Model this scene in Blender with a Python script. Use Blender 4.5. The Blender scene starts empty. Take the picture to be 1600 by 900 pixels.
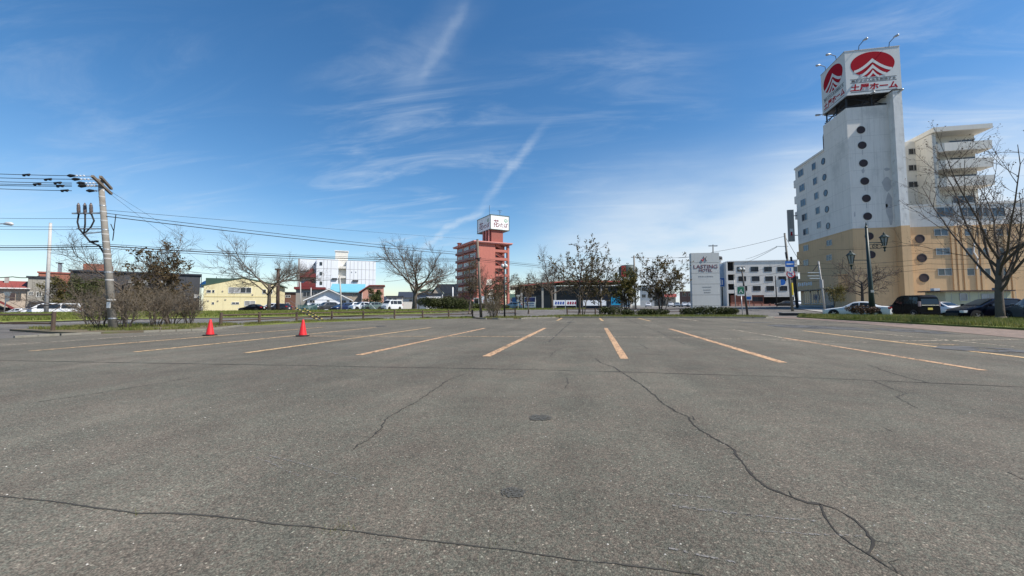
import bpy, bmesh, math, random
import numpy as np
from mathutils import Vector, Matrix

# ---------------------------------------------------------------- camera, sky, sun, exposure
SC = bpy.context.scene
COL = SC.collection
F_PX, EYE, CY = 640.0, 1.2, 439.0
PITCH = math.atan((477.6 - CY) / F_PX)
ROLL, YAW = 0.0033, 0.192
SUN_AZ, SUN_EL = math.radians(100), math.radians(50)

cam_d = bpy.data.cameras.new('camera')
cam_d.sensor_width = 36.0
cam_d.lens = 36.0 * F_PX / 1600.0
cam_d.shift_y = -(450.0 - CY) / 1600.0
cam_d.clip_start, cam_d.clip_end = 0.05, 6000
cam = bpy.data.objects.new('camera', cam_d)
COL.objects.link(cam)
cam.matrix_world = (Matrix.Translation((0, 0, EYE)) @ Matrix.Rotation(YAW, 4, 'Z')
                    @ Matrix.Rotation(math.pi / 2 + PITCH, 4, 'X') @ Matrix.Rotation(-ROLL, 4, 'Z'))
SC.camera = cam
SC.view_settings.view_transform = 'Standard'
SC.view_settings.look = 'None'
SC.view_settings.gamma = 1.0
SC.view_settings.use_curve_mapping = False
SC.view_settings.exposure = 0.44

def ray(u, v):
    x = (u - 800) / F_PX; y = -(v - CY) / F_PX
    c, s = math.cos(ROLL), math.sin(ROLL)
    x, y = x * c + y * s, -x * s + y * c
    yf = math.cos(PITCH) - y * math.sin(PITCH); z = math.sin(PITCH) + y * math.cos(PITCH)
    c, s = math.cos(YAW), math.sin(YAW)
    return Vector((x * c - yf * s, x * s + yf * c, z)), yf

def gp(u, v, z=0.0):
    d, _ = ray(u, v)
    t = (z - EYE) / d.z
    return Vector((d.x * t, d.y * t, z))

def at(u, v, dep):
    d, yf = ray(u, v)
    return Vector((0, 0, EYE)) + d * (dep / yf)

def depth_of(x, y):
    return -x * math.sin(YAW) + y * math.cos(YAW)

def Hz(x, y):
    """height of the terrain: flat lot, gentle rise beyond the main road"""
    t = min(1.0, max(0.0, (depth_of(x, y) - 58) / 16))
    t = t * t * (3 - 2 * t)
    return t * float(np.interp(x, [-80, -50, 10, 45], [0, .35, .4, .9]))

def on(u, dep):
    """ground point under pixel column u at a given depth"""
    p = at(u, 477, dep)
    return Vector((p.x, p.y, Hz(p.x, p.y)))

world = bpy.data.worlds.new('World')
SC.world = world
world.use_nodes = True
wt = world.node_tree
for n in list(wt.nodes): wt.nodes.remove(n)
def N(t, typ, **kw):
    n = t.nodes.new(typ)
    for k, v in kw.items():
        if k.startswith('i_'):
            key = k[2:]
            n.inputs[int(key) if key.isdigit() else key].default_value = v
        else: setattr(n, k, v)
    return n
def mth(t, op, a, b=None, c=None, clamp=False):
    n = t.nodes.new('ShaderNodeMath'); n.operation = op; n.use_clamp = clamp
    for i, s in enumerate((a, b, c)):
        if s is None: continue
        if isinstance(s, (int, float)): n.inputs[i].default_value = s
        else: t.links.new(s, n.inputs[i])
    return n.outputs[0]
def vdot(t, a, vec):
    n = t.nodes.new('ShaderNodeVectorMath'); n.operation = 'DOT_PRODUCT'
    t.links.new(a, n.inputs[0]); n.inputs[1].default_value = vec
    return n.outputs['Value']
def sstep(t, x, lo, hi, to0=0.0, to1=1.0):
    n = t.nodes.new('ShaderNodeMapRange'); n.interpolation_type = 'SMOOTHSTEP'
    t.links.new(x, n.inputs['Value'])
    n.inputs['From Min'].default_value = lo; n.inputs['From Max'].default_value = hi
    n.inputs['To Min'].default_value = to0; n.inputs['To Max'].default_value = to1
    return n.outputs['Result']

sky = N(wt, 'ShaderNodeTexSky', sky_type='NISHITA', sun_disc=False, sun_elevation=SUN_EL, sun_rotation=SUN_AZ,
        air_density=1.0, dust_density=0.3, ozone_density=2.6, altitude=0)
tc = N(wt, 'ShaderNodeTexCoord')
nrm = N(wt, 'ShaderNodeVectorMath', operation='NORMALIZE'); wt.links.new(tc.outputs['Generated'], nrm.inputs[0])
D = nrm.outputs[0]
sep = N(wt, 'ShaderNodeSeparateXYZ'); wt.links.new(D, sep.inputs[0])
zz = mth(wt, 'ADD', mth(wt, 'MAXIMUM', sep.outputs[2], 0.0), 0.12)
comb = N(wt, 'ShaderNodeCombineXYZ')
wt.links.new(mth(wt, 'DIVIDE', sep.outputs[0], zz), comb.inputs[0]); wt.links.new(mth(wt, 'DIVIDE', sep.outputs[1], zz), comb.inputs[1])
mp = N(wt, 'ShaderNodeMapping'); mp.inputs['Rotation'].default_value = (0, 0, math.radians(-32)); mp.inputs['Scale'].default_value = (0.8, 2.6, 1)
wt.links.new(comb.outputs[0], mp.inputs[0])
n1 = N(wt, 'ShaderNodeTexNoise', i_Scale=1.6, i_Detail=9.0, i_Roughness=0.62, i_Distortion=0.9); wt.links.new(mp.outputs[0], n1.inputs['Vector'])
n2 = N(wt, 'ShaderNodeTexNoise', i_Scale=1.0, i_Detail=5.0, i_Roughness=0.55); wt.links.new(comb.outputs[0], n2.inputs['Vector'])
n3 = N(wt, 'ShaderNodeTexNoise', i_Scale=9.0, i_Detail=6.0, i_Roughness=0.6); wt.links.new(D, n3.inputs['Vector'])
wisps = sstep(wt, n1.outputs[0], 0.42, 0.88)
def lobe(u, v, inner, outer, amp):
    c = ray(u, v)[0].normalized()
    return sstep(wt, vdot(wt, D, c), math.cos(math.radians(outer)), math.cos(math.radians(inner)), 0.0, amp)
def add(*xs):
    r = xs[0]
    for x in xs[1:]: r = mth(wt, 'ADD', r, x)
    return r
wsum = add(lobe(640, 260, 2, 17, 0.50), lobe(930, 200, 2, 18, 0.22), lobe(150, 230, 2, 18, 0.22), lobe(1580, 170, 4, 22, 0.5))
thin = mth(wt, 'MULTIPLY', wisps, add(wsum, mth(wt, 'MULTIPLY', sstep(wt, n2.outputs[0], 0.4, 0.7), 0.12)))
# low bright veil towards the sun side, thinning upwards
veil = mth(wt, 'MULTIPLY', add(lobe(1150, 400, 4, 30, 0.85), lobe(1600, 330, 5, 26, 0.6), lobe(150, 470, 5, 24, 0.12)),
           mth(wt, 'MULTIPLY', sstep(wt, n2.outputs[0], 0.05, 0.60), sstep(wt, sep.outputs[2], 0.40, 0.12)))
haze = sstep(wt, sep.outputs[2], 0.22, -0.02, 0.0, 0.20)
def trail(u1, v1, u2, v2, w, amp):
    a, b = ray(u1, v1)[0].normalized(), ray(u2, v2)[0].normalized()
    nv = a.cross(b).normalized(); tv = (b - a).normalized()
    d = add(vdot(wt, D, nv), mth(wt, 'MULTIPLY', mth(wt, 'SUBTRACT', n3.outputs[0], 0.5), 0.055))
    band = sstep(wt, mth(wt, 'ABSOLUTE', d), w, 0.0)
    t = vdot(wt, D, tv); ta, tb = a.dot(tv), b.dot(tv); e = (tb - ta) * 0.3
    ends = mth(wt, 'MULTIPLY', sstep(wt, t, ta - e * .3, ta + e), sstep(wt, t, tb + e * .6, tb - e))
    front = sstep(wt, vdot(wt, D, (a + b).normalized()), 0.3, 0.6)
    grain = sstep(wt, n1.outputs[0], 0.25, 0.65, 0.35, 1.0)
    return mth(wt, 'MULTIPLY', mth(wt, 'MULTIPLY', band, ends), mth(wt, 'MULTIPLY', mth(wt, 'MULTIPLY', grain, front), amp))
trails = add(trail(645, 395, 765, 318, .012, .36), trail(735, 338, 850, 200, .016, .26), trail(610, 165, 745, -30, .065, .12), trail(655, 135, 738, -20, .020, .14))
cloud = mth(wt, 'ADD', add(thin, veil, trails), haze, clamp=True)
cloud = mth(wt, 'MINIMUM', cloud, 0.92)
hs = N(wt, 'ShaderNodeHueSaturation', i_Hue=0.499, i_Saturation=1.27, i_Value=1.10); wt.links.new(sky.outputs[0], hs.inputs['Color'])
mx = N(wt, 'ShaderNodeMix', data_type='RGBA'); mx.inputs['B'].default_value = (5.6, 6.3, 7.0, 1)
wt.links.new(cloud, mx.inputs['Factor']); wt.links.new(hs.outputs[0], mx.inputs['A'])
bg = N(wt, 'ShaderNodeBackground', i_Strength=0.10); wt.links.new(mx.outputs['Result'], bg.inputs[0])
wo = N(wt, 'ShaderNodeOutputWorld'); wt.links.new(bg.outputs[0], wo.inputs[0])

sun_d = bpy.data.lights.new('sun', 'SUN'); sun_d.energy = 5.0; sun_d.angle = math.radians(0.53); sun_d.color = (1.0, 0.935, 0.85)
sun = bpy.data.objects.new('sun', sun_d); COL.objects.link(sun)
sdir = Vector((math.sin(SUN_AZ) * math.cos(SUN_EL), math.cos(SUN_AZ) * math.cos(SUN_EL), math.sin(SUN_EL)))
sun.rotation_euler = sdir.to_track_quat('Z', 'Y').to_euler(); sun.location = sdir * 200

# ---------------------------------------------------------------- materials
MATS = {}
def M(name, col, rough=0.8, var=0.14, scale=2.0, bump=0.0, bscale=40.0, metal=0.0, spec=0.4, streak=0.0, coat=0.0, dirt_shade=None, dscale=0.6):
    """procedural surface: base colour with two octaves of mottling, optional rain streaks, dirt and relief"""
    if name in MATS: return MATS[name]
    m = bpy.data.materials.new(name); m.use_nodes = True; t = m.node_tree; b = t.nodes['Principled BSDF']
    b.inputs['Roughness'].default_value = rough; b.inputs['Metallic'].default_value = metal
    b.inputs['Specular IOR Level'].default_value = spec; b.inputs['Coat Weight'].default_value = coat
    c = N(t, 'ShaderNodeTexCoord'); oi = N(t, 'ShaderNodeObjectInfo')
    off = N(t, 'ShaderNodeVectorMath', operation='ADD'); t.links.new(c.outputs['Object'], off.inputs[0])
    rnd = N(t, 'ShaderNodeVectorMath', operation='SCALE'); rnd.inputs[0].default_value = (13, 7, 5); t.links.new(oi.outputs['Random'], rnd.inputs['Scale']); t.links.new(rnd.outputs[0], off.inputs[1])
    V = off.outputs[0]
    n = N(t, 'ShaderNodeTexNoise', i_Scale=scale, i_Detail=6.0, i_Roughness=0.65); t.links.new(V, n.inputs['Vector'])
    fac = mth(t, 'MULTIPLY', mth(t, 'SUBTRACT', n.outputs[0], 0.5), 2.4 * var)
    if streak:
        mpn = N(t, 'ShaderNodeMapping'); mpn.inputs['Scale'].default_value = (3.5, 3.5, 0.12); t.links.new(V, mpn.inputs[0])
        ns = N(t, 'ShaderNodeTexNoise', i_Scale=1.3, i_Detail=5.0, i_Roughness=0.6); t.links.new(mpn.outputs[0], ns.inputs['Vector'])
        fac = mth(t, 'SUBTRACT', fac, sstep(t, ns.outputs[0], 0.5, 0.78, 0.0, streak))
    mul = mth(t, 'ADD', fac, 1.0)
    hsv = N(t, 'ShaderNodeVectorMath', operation='SCALE'); hsv.inputs[0].default_value = col[:3]; t.links.new(mul, hsv.inputs['Scale'])
    out = hsv.outputs[0]
    if dirt_shade:
        nd = N(t, 'ShaderNodeTexNoise', i_Scale=dscale, i_Detail=8.0, i_Roughness=0.7); t.links.new(V, nd.inputs['Vector'])
        mxx = N(t, 'ShaderNodeMix', data_type='RGBA'); mxx.inputs['B'].default_value = (*dirt_shade[:3], 1)
        t.links.new(sstep(t, nd.outputs[0], 0.5, 0.72, 0.0, dirt_shade[3]), mxx.inputs['Factor']); t.links.new(out, mxx.inputs['A']); out = mxx.outputs['Result']
    t.links.new(out, b.inputs['Base Color'])
    if bump:
        nb = N(t, 'ShaderNodeTexNoise', i_Scale=bscale, i_Detail=4.0); t.links.new(V, nb.inputs['Vector'])
        bp = N(t, 'ShaderNodeBump', i_Strength=bump, i_Distance=0.02); t.links.new(nb.outputs[0], bp.inputs['Height']); t.links.new(bp.outputs[0], b.inputs['Normal'])
    MATS[name] = m
    return m

def leafmat(name, c1, c2, trans=0.25, rough=0.6):
    if name in MATS: return MATS[name]
    m = bpy.data.materials.new(name); m.use_nodes = True; t = m.node_tree; b = t.nodes['Principled BSDF']
    b.inputs['Roughness'].default_value = rough; b.inputs['Specular IOR Level'].default_value = 0.3
    g = N(t, 'ShaderNodeTexCoord'); n = N(t, 'ShaderNodeTexNoise', i_Scale=1.7, i_Detail=4.0); t.links.new(g.outputs['Object'], n.inputs['Vector'])
    wn = N(t, 'ShaderNodeTexWhiteNoise'); sc_ = N(t, 'ShaderNodeVectorMath', operation='SNAP'); sc_.inputs[1].default_value = (.13, .13, .13)
    t.links.new(g.outputs['Object'], sc_.inputs[0]); t.links.new(sc_.outputs[0], wn.inputs['Vector'])
    f = mth(t, 'ADD', sstep(t, n.outputs[0], 0.35, 0.65, 0, .6), mth(t, 'MULTIPLY', wn.outputs[0], 0.4), clamp=True)
    mx_ = N(t, 'ShaderNodeMix', data_type='RGBA'); mx_.inputs['A'].default_value = (*c1, 1); mx_.inputs['B'].default_value = (*c2, 1)
    t.links.new(f, mx_.inputs['Factor']); t.links.new(mx_.outputs['Result'], b.inputs['Base Color'])
    if trans:
        tr = N(t, 'ShaderNodeBsdfTranslucent'); t.links.new(mx_.outputs['Result'], tr.inputs[0])
        ms = N(t, 'ShaderNodeMixShader', i_Fac=trans); t.links.new(b.outputs[0], ms.inputs[1]); t.links.new(tr.outputs[0], ms.inputs[2])
        t.links.new(ms.outputs[0], t.nodes['Material Output'].inputs[0])
    MATS[name] = m
    return m

def glassmat(name, col, rough=0.06):
    if name in MATS: return MATS[name]
    m = bpy.data.materials.new(name); m.use_nodes = True; t = m.node_tree; b = t.nodes['Principled BSDF']
    b.inputs['Roughness'].default_value = rough; b.inputs['Specular IOR Level'].default_value = 0.55
    g = N(t, 'ShaderNodeTexCoord'); n = N(t, 'ShaderNodeTexNoise', i_Scale=1.1, i_Detail=3.0)
    oi = N(t, 'ShaderNodeObjectInfo'); ad = N(t, 'ShaderNodeVectorMath', operation='ADD'); t.links.new(g.outputs['Object'], ad.inputs[0]); t.links.new(oi.outputs['Random'], ad.inputs[1]); t.links.new(ad.outputs[0], n.inputs['Vector'])
    sv = N(t, 'ShaderNodeVectorMath', operation='SCALE'); sv.inputs[0].default_value = col
    t.links.new(mth(t, 'ADD', mth(t, 'MULTIPLY', n.outputs[0], 0.7), mth(t, 'MULTIPLY_ADD', oi.outputs['Random'], 0.7, 0.3)), sv.inputs['Scale'])
    t.links.new(sv.outputs[0], b.inputs['Base Color'])
    MATS[name] = m
    return m

def asphalt(name, base, stones=1.0, tint=(1, 1, 1)):
    m = bpy.data.materials.new(name); m.use_nodes = True; t = m.node_tree; b = t.nodes['Principled BSDF']
    b.inputs['Roughness'].default_value = 0.88; b.inputs['Specular IOR Level'].default_value = 0.3
    g = N(t, 'ShaderNodeTexCoord'); V = g.outputs['Object']
    def vor(scale):
        w = N(t, 'ShaderNodeTexVoronoi', i_Scale=scale, i_Randomness=1.0); t.links.new(V, w.inputs['Vector'])
        s = N(t, 'ShaderNodeSeparateColor'); t.links.new(w.outputs['Color'], s.inputs[0]); return w, s.outputs[0], s.outputs[1]
    w1, r1, g1 = vor(115); w2, r2, g2 = vor(62); w3, r3, g3 = vor(24)
    big = N(t, 'ShaderNodeTexNoise', i_Scale=0.22, i_Detail=5.0, i_Roughness=0.6); t.links.new(V, big.inputs['Vector'])
    mid = N(t, 'ShaderNodeTexNoise', i_Scale=1.6, i_Detail=6.0, i_Roughness=0.7); t.links.new(V, mid.inputs['Vector'])
    val = mth(t, 'MULTIPLY_ADD', mth(t, 'SUBTRACT', r1, 0.5), 0.75 * stones, 1.0)
    val = mth(t, 'ADD', val, mth(t, 'MULTIPLY', mth(t, 'SUBTRACT', r2, 0.5), 0.35 * stones))
    val = mth(t, 'MULTIPLY', val, sstep(t, big.outputs[0], 0.28, 0.72, 0.80, 1.18))
    val = mth(t, 'MULTIPLY', val, sstep(t, mid.outputs[0], 0.3, 0.7, 0.90, 1.10))
    lane = N(t, 'ShaderNodeTexNoise', i_Scale=1.0, i_Detail=4.0, i_Roughness=0.6); lm = N(t, 'ShaderNodeMapping'); lm.inputs['Scale'].default_value = (.9, .10, 1); t.links.new(V, lm.inputs[0]); t.links.new(lm.outputs[0], lane.inputs['Vector'])
    val = mth(t, 'MULTIPLY', val, sstep(t, lane.outputs[0], 0.35, 0.66, 0.90, 1.08))
    blot = N(t, 'ShaderNodeTexVoronoi', i_Scale=0.55, i_Randomness=1.0); t.links.new(V, blot.inputs['Vector'])
    val = mth(t, 'MULTIPLY', val, sstep(t, mth(t, 'ADD', blot.outputs['Distance'], mth(t, 'MULTIPLY', mid.outputs[0], .25)), 0.16, 0.30, 0.84, 1.0))
    # scattered pale aggregate, only the core of a few cells
    core2 = mth(t, 'MULTIPLY', sstep(t, w2.outputs['Distance'], 0.42, 0.26), sstep(t, r2, 0.86, 0.93))
    core3 = mth(t, 'MULTIPLY', sstep(t, w3.outputs['Distance'], 0.19, 0.12), sstep(t, r3, 0.93, 0.96))
    val = mth(t, 'ADD', val, mth(t, 'MULTIPLY', core2, 1.25 * stones))
    val = mth(t, 'ADD', val, mth(t, 'MULTIPLY', core3, 2.0 * stones))
    val = mth(t, 'MULTIPLY', val, mth(t, 'SUBTRACT', 1.0, mth(t, 'MULTIPLY', sstep(t, w1.outputs['Distance'], 0.45, 0.75), 0.35 * stones)))
    hue = N(t, 'ShaderNodeMix', data_type='RGBA'); hue.inputs['A'].default_value = (base * 1.00 * tint[0], base * 1.0 * tint[1], base * 0.93 * tint[2], 1); hue.inputs['B'].default_value = (base * 1.11 * tint[0], base * 0.97 * tint[1], base * 0.90 * tint[2], 1)
    hn = N(t, 'ShaderNodeTexNoise', i_Scale=1.1, i_Detail=7.0, i_Roughness=0.75); t.links.new(V, hn.inputs['Vector'])
    t.links.new(sstep(t, mth(t, 'ADD', mth(t, 'MULTIPLY', hn.outputs[0], .75), mth(t, 'MULTIPLY', g2, .25)), 0.38, 0.62), hue.inputs['Factor'])
    sv = N(t, 'ShaderNodeVectorMath', operation='SCALE'); t.links.new(hue.outputs['Result'], sv.inputs[0]); t.links.new(val, sv.inputs['Scale'])
    t.links.new(sv.outputs[0], b.inputs['Base Color'])
    bp = N(t, 'ShaderNodeBump', i_Strength=0.55, i_Distance=0.006)
    t.links.new(mth(t, 'SUBTRACT', mth(t, 'MULTIPLY', r1, 0.6), w1.outputs['Distance']), bp.inputs['Height']); t.links.new(bp.outputs[0], b.inputs['Normal'])
    MATS[name] = m
    return m

def paint(name, col, wear=0.5, scale=9.0):
    """worn road paint: gaps let the asphalt below show through"""
    m = bpy.data.materials.new(name); m.use_nodes = True; t = m.node_tree; b = t.nodes['Principled BSDF']
    b.inputs['Roughness'].default_value = 0.75
    g = N(t, 'ShaderNodeTexCoord'); V = g.outputs['Object']
    n = N(t, 'ShaderNodeTexNoise', i_Scale=scale, i_Detail=8.0, i_Roughness=0.75); t.links.new(V, n.inputs['Vector'])
    n2_ = N(t, 'ShaderNodeTexNoise', i_Scale=0.6, i_Detail=3.0); t.links.new(V, n2_.inputs['Vector'])
    s = mth(t, 'ADD', n.outputs[0], mth(t, 'MULTIPLY', mth(t, 'SUBTRACT', n2_.outputs[0], 0.5), 0.22))
    keep = sstep(t, s, wear - 0.06, wear + 0.05)
    sv = N(t, 'ShaderNodeVectorMath', operation='SCALE'); sv.inputs[0].default_value = col; t.links.new(sstep(t, n.outputs[0], 0.3, 0.75, 0.62, 1.1), sv.inputs['Scale'])
    t.links.new(sv.outputs[0], b.inputs['Base Color'])
    tr = N(t, 'ShaderNodeBsdfTransparent'); ms = N(t, 'ShaderNodeMixShader'); t.links.new(keep, ms.inputs[0]); t.links.new(tr.outputs[0], ms.inputs[1]); t.links.new(b.outputs[0], ms.inputs[2])
    t.links.new(ms.outputs[0], t.nodes['Material Output'].inputs[0])
    MATS[name] = m
    return m

# ---------------------------------------------------------------- mesh helpers
class MB:
    def __init__(s): s.v = []; s.f = []
    def add(s, vs, fs):
        k = len(s.v); s.v += [tuple(p) for p in vs]; s.f += [tuple(i + k for i in f) for f in fs]; return s
    def box(s, x0, x1, y0, y1, z0, z1, rz=0.0, piv=None, tilt=None):
        p = [(x0, y0, z0), (x1, y0, z0), (x1, y1, z0), (x0, y1, z0), (x0, y0, z1), (x1, y0, z1), (x1, y1, z1), (x0, y1, z1)]
        if rz:
            cx, cy = piv if piv else ((x0 + x1) / 2, (y0 + y1) / 2); c, q = math.cos(rz), math.sin(rz)
            p = [(cx + (a - cx) * c - (b - cy) * q, cy + (a - cx) * q + (b - cy) * c, z) for a, b, z in p]
        return s.add(p, [(0, 3, 2, 1), (4, 5, 6, 7), (0, 1, 5, 4), (1, 2, 6, 5), (2, 3, 7, 6), (3, 0, 4, 7)])
    def bar(s, a, b, w, h=None):
        """rectangular bar from a to b"""
        a, b = Vector(a), Vector(b); h = h or w; d = (b - a).normalized()
        up = Vector((0, 0, 1)) if abs(d.z) < 0.95 else Vector((0, 1, 0))
        r = d.cross(up).normalized(); u = r.cross(d)
        vs = []
        for p in (a, b):
            for i, j in ((-1, -1), (1, -1), (1, 1), (-1, 1)): vs.append(p + r * (i * w / 2) + u * (j * h / 2))
        return s.add(vs, [(0, 1, 2, 3), (7, 6, 5, 4), (0, 4, 5, 1), (1, 5, 6, 2), (2, 6, 7, 3), (3, 7, 4, 0)])
    def tube(s, pts, rad, n=6, caps=True):
        pts = [Vector(p) for p in pts]
        if isinstance(rad, (int, float)): rad = [rad] * len(pts)
        k = len(s.v); m = len(pts)
        d0 = (pts[1] - pts[0]).normalized()
        ref = Vector((0, 0, 1)) if abs(d0.z) < 0.9 else Vector((1, 0, 0))
        r = d0.cross(ref).normalized()
        for i, p in enumerate(pts):
            d = (pts[min(i + 1, m - 1)] - pts[max(i - 1, 0)]).normalized()
            r = (r - d * r.dot(d))
            r = r.normalized() if r.length > 1e-6 else d.orthogonal().normalized()
            q = d.cross(r)
            for j in range(n):
                a = 2 * math.pi * j / n
                w = r * (math.cos(a) * rad[i]) + q * (math.sin(a) * rad[i])
                s.v.append((p.x + w.x, p.y + w.y, p.z + w.z))
        for i in range(m - 1):
            for j in range(n):
                j2 = (j + 1) % n
                s.f.append((k + i * n + j, k + i * n + j2, k + (i + 1) * n + j2, k + (i + 1) * n + j))
        if caps:
            s.f.append(tuple(k + j for j in reversed(range(n)))); s.f.append(tuple(k + (m - 1) * n + j for j in range(n)))
        return s
    def lathe(s, prof, n=16, origin=(0, 0, 0), axis='z'):
        k = len(s.v); o = Vector(origin)
        for r, h in prof:
            for j in range(n):
                a = 2 * math.pi * j / n; c, q = math.cos(a) * r, math.sin(a) * r
                p = (c, q, h) if axis == 'z' else ((c, h, q) if axis == 'y' else (h, c, q))
                s.v.append((o.x + p[0], o.y + p[1], o.z + p[2]))
        for i in range(len(prof) - 1):
            for j in range(n):
                j2 = (j + 1) % n; s.f.append((k + i * n + j, k + i * n + j2, k + (i + 1) * n + j2, k + (i + 1) * n + j))
        s.f.append(tuple(k + j for j in reversed(range(n)))); s.f.append(tuple(k + (len(prof) - 1) * n + j for j in range(n)))
        return s
    def prism(s, poly, h0, h1, plane='xy'):
        """extrude a polygon; plane xy -> along z, xz -> along y, yz -> along x"""
        n = len(poly)
        def mk(a, b, h): return (a, b, h) if plane == 'xy' else ((a, h, b) if plane == 'xz' else (h, a, b))
        vs = [mk(a, b, h0) for a, b in poly] + [mk(a, b, h1) for a, b in poly]
        return s.add(vs, [tuple(reversed(range(n))), tuple(range(n, 2 * n))] + [(i, (i + 1) % n, n + (i + 1) % n, n + i) for i in range(n)])
    def build(s, name, mat, parent=None, smooth=False, loc=None, bevel=0.0, fixn=True):
        me = bpy.data.meshes.new(name); me.from_pydata(s.v, [], s.f)
        if fixn and len(s.f) < 4000:
            bm = bmesh.new(); bm.from_mesh(me); bmesh.ops.recalc_face_normals(bm, faces=bm.faces)
            if bevel: bmesh.ops.bevel(bm, geom=bm.edges[:], offset=bevel, segments=2, affect='EDGES', profile=0.6)
            bm.to_mesh(me); bm.free()
        if smooth:
            me.polygons.foreach_set('use_smooth', [True] * len(me.polygons))
        me.materials.append(mat)
        o = bpy.data.objects.new(name, me); COL.objects.link(o)
        if parent is not None: o.parent = parent
        if loc is not None: o.location = loc
        return o

def tag(o, label=None, cat=None, group=None, kind=None):
    if label: o['label'] = label
    if cat: o['category'] = cat
    if group: o['group'] = group
    if kind: o['kind'] = kind
    return o
def thing(name, label, cat, loc=(0, 0, 0), rz=0.0, group=None):
    o = bpy.data.objects.new(name, None); COL.objects.link(o); o.empty_display_size = 0.3
    o.location = loc; o.rotation_euler = (0, 0, rz)
    return tag(o, label, cat, group)
def copy_tree(o, parent=None, **kw):
    c = o.copy(); COL.objects.link(c); c.parent = parent
    for ch in o.children: copy_tree(ch, c)
    return c

def text_mesh(body, size=1.0, extrude=0.01, shear=0.0, bold=0.0):
    cu = bpy.data.curves.new('lettering', 'FONT'); cu.body = body; cu.size = size; cu.extrude = extrude; cu.shear = shear; cu.offset = bold
    cu.align_x = 'CENTER'; cu.align_y = 'CENTER'; cu.resolution_u = 3
    o = bpy.data.objects.new('lettering', cu); COL.objects.link(o)
    dg = bpy.context.evaluated_depsgraph_get()
    me = bpy.data.meshes.new_from_object(o.evaluated_get(dg))
    bpy.data.objects.remove(o); bpy.data.curves.remove(cu)
    return me
def lettering(body, mat, parent, loc, width, height, rz=0.0, shear=0.0, bold=0.0, name='lettering'):
    """text in the parent's x-z plane, fitted to width x height, facing -y (before rz)"""
    me = text_mesh(body, 1.0, 0.012, shear, bold)
    xs = [v.co.x for v in me.vertices]; ys = [v.co.y for v in me.vertices]
    w, h = max(xs) - min(xs), max(ys) - min(ys); cx, cy = (max(xs) + min(xs)) / 2, (max(ys) + min(ys)) / 2
    for v in me.vertices: v.co = ((v.co.x - cx) * width / w, -v.co.z, (v.co.y - cy) * height / h)
    me.materials.append(mat)
    o = bpy.data.objects.new(name, me); COL.objects.link(o); o.parent = parent; o.location = loc; o.rotation_euler = (0, 0, rz)
    return o

class Plane:
    """vertical plane through a world point with local x along angle rz; maps photo pixels to local x, z"""
    def __init__(s, o, rz=0.0):
        s.o = Vector(o); s.rz = rz; s.x = Vector((math.cos(rz), math.sin(rz), 0)); s.n = Vector((-math.sin(rz), math.cos(rz), 0))
    def L(s, u, v, y=0.0):
        d, _ = ray(u, v); e = Vector((0, 0, EYE)); t = ((s.o + s.n * y) - e).dot(s.n) / d.dot(s.n); p = e + d * t - s.o
        return p.dot(s.x), p.z
    def rect(s, u0, v0, u1, v1, y=0.0):
        a, b = s.L(u0, (v0 + v1) / 2, y)[0], s.L(u1, (v0 + v1) / 2, y)[0]
        um = (u0 + u1) / 2
        return min(a, b), max(a, b), s.L(um, v1, y)[1], s.L(um, v0, y)[1]
# ---------------------------------------------------------------- the setting: ground, lot, road, kerbs, grass
ASPH = asphalt('lot_asphalt', 0.117, .95, (1.025, 1.0, .84))
ROAD = asphalt('road_asphalt', 0.125, 0.5, (1.0, 1.0, .98))
CRACK = M('crack_dark', (0.034, 0.031, 0.026), 0.95, 0.5, 6)
SEAM = M('seam_dark', (0.048, 0.045, 0.038), 0.95, 0.5, 3)
ORANGE = paint('orange_paint', (0.58, 0.36, 0.20), 0.455)
YELLOW = paint('yellow_paint', (0.60, 0.40, 0.20), 0.46)
PALE = paint('pale_paint', (0.60, 0.50, 0.36), 0.52)
WHITEP = paint('white_paint', (0.72, 0.72, 0.70), 0.40)
CONC = M('kerb_concrete', (0.21, 0.198, 0.165), 0.9, 0.35, 3, 0.4, 60, dirt_shade=(0.10, 0.10, 0.06, 0.6), dscale=3)
SOIL = M('soil', (0.13, 0.105, 0.07), 0.95, 0.4, 3, 0.6, 25, dirt_shade=(0.10, 0.13, 0.04, 0.8), dscale=1.5)
TURF = M('turf', (0.14, 0.165, 0.035), 0.95, 0.35, 1.2, 0.6, 30, dirt_shade=(0.15, 0.13, 0.055, 0.7), dscale=0.5)
PAVER = M('red_paving', (0.20, 0.148, 0.118), 0.92, 0.6, 3.5, 1.0, 9, dirt_shade=(0.075, 0.07, 0.055, 0.95), dscale=1.6)  # dark blotches paint rubble shadow into the paving colour
EARTH = M('ground_earth', (0.19, 0.18, 0.155), 0.95, 0.3, 0.3, dirt_shade=(0.13, 0.14, 0.06, 0.6), dscale=0.05)
BLADE = leafmat('grass_blade', (0.09, 0.135, 0.022), (0.235, 0.215, 0.075), 0.35)
BLADE2 = leafmat('grass_blade_far', (0.135, 0.185, 0.035), (0.23, 0.23, 0.065), 0.4)

def grid_sheet(name, xs, ys, zoff, mat):
    b = MB(); nx = len(xs)
    b.v = [(x, y, Hz(x, y) + zoff) for y in ys for x in xs]
    b.f = [(j * nx + i, j * nx + i + 1, (j + 1) * nx + i + 1, (j + 1) * nx + i) for j in range(len(ys) - 1) for i in range(nx - 1)]
    return tag(b.build(name, mat, smooth=True, fixn=False), kind='structure')
far = [-3000, -1200, -500, -250]
grid_sheet('ground', far + list(range(-160, 161, 4)) + [250, 500, 1200, 3000], [-2000, -600, -200, -60] + list(range(-20, 181, 4)) + [260, 500, 1200, 3500], -0.07, EARTH)
grid_sheet('road', list(np.arange(-140, 131, 2.0)), list(np.arange(-16, 171, 2.0)), -0.02, ROAD)

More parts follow.
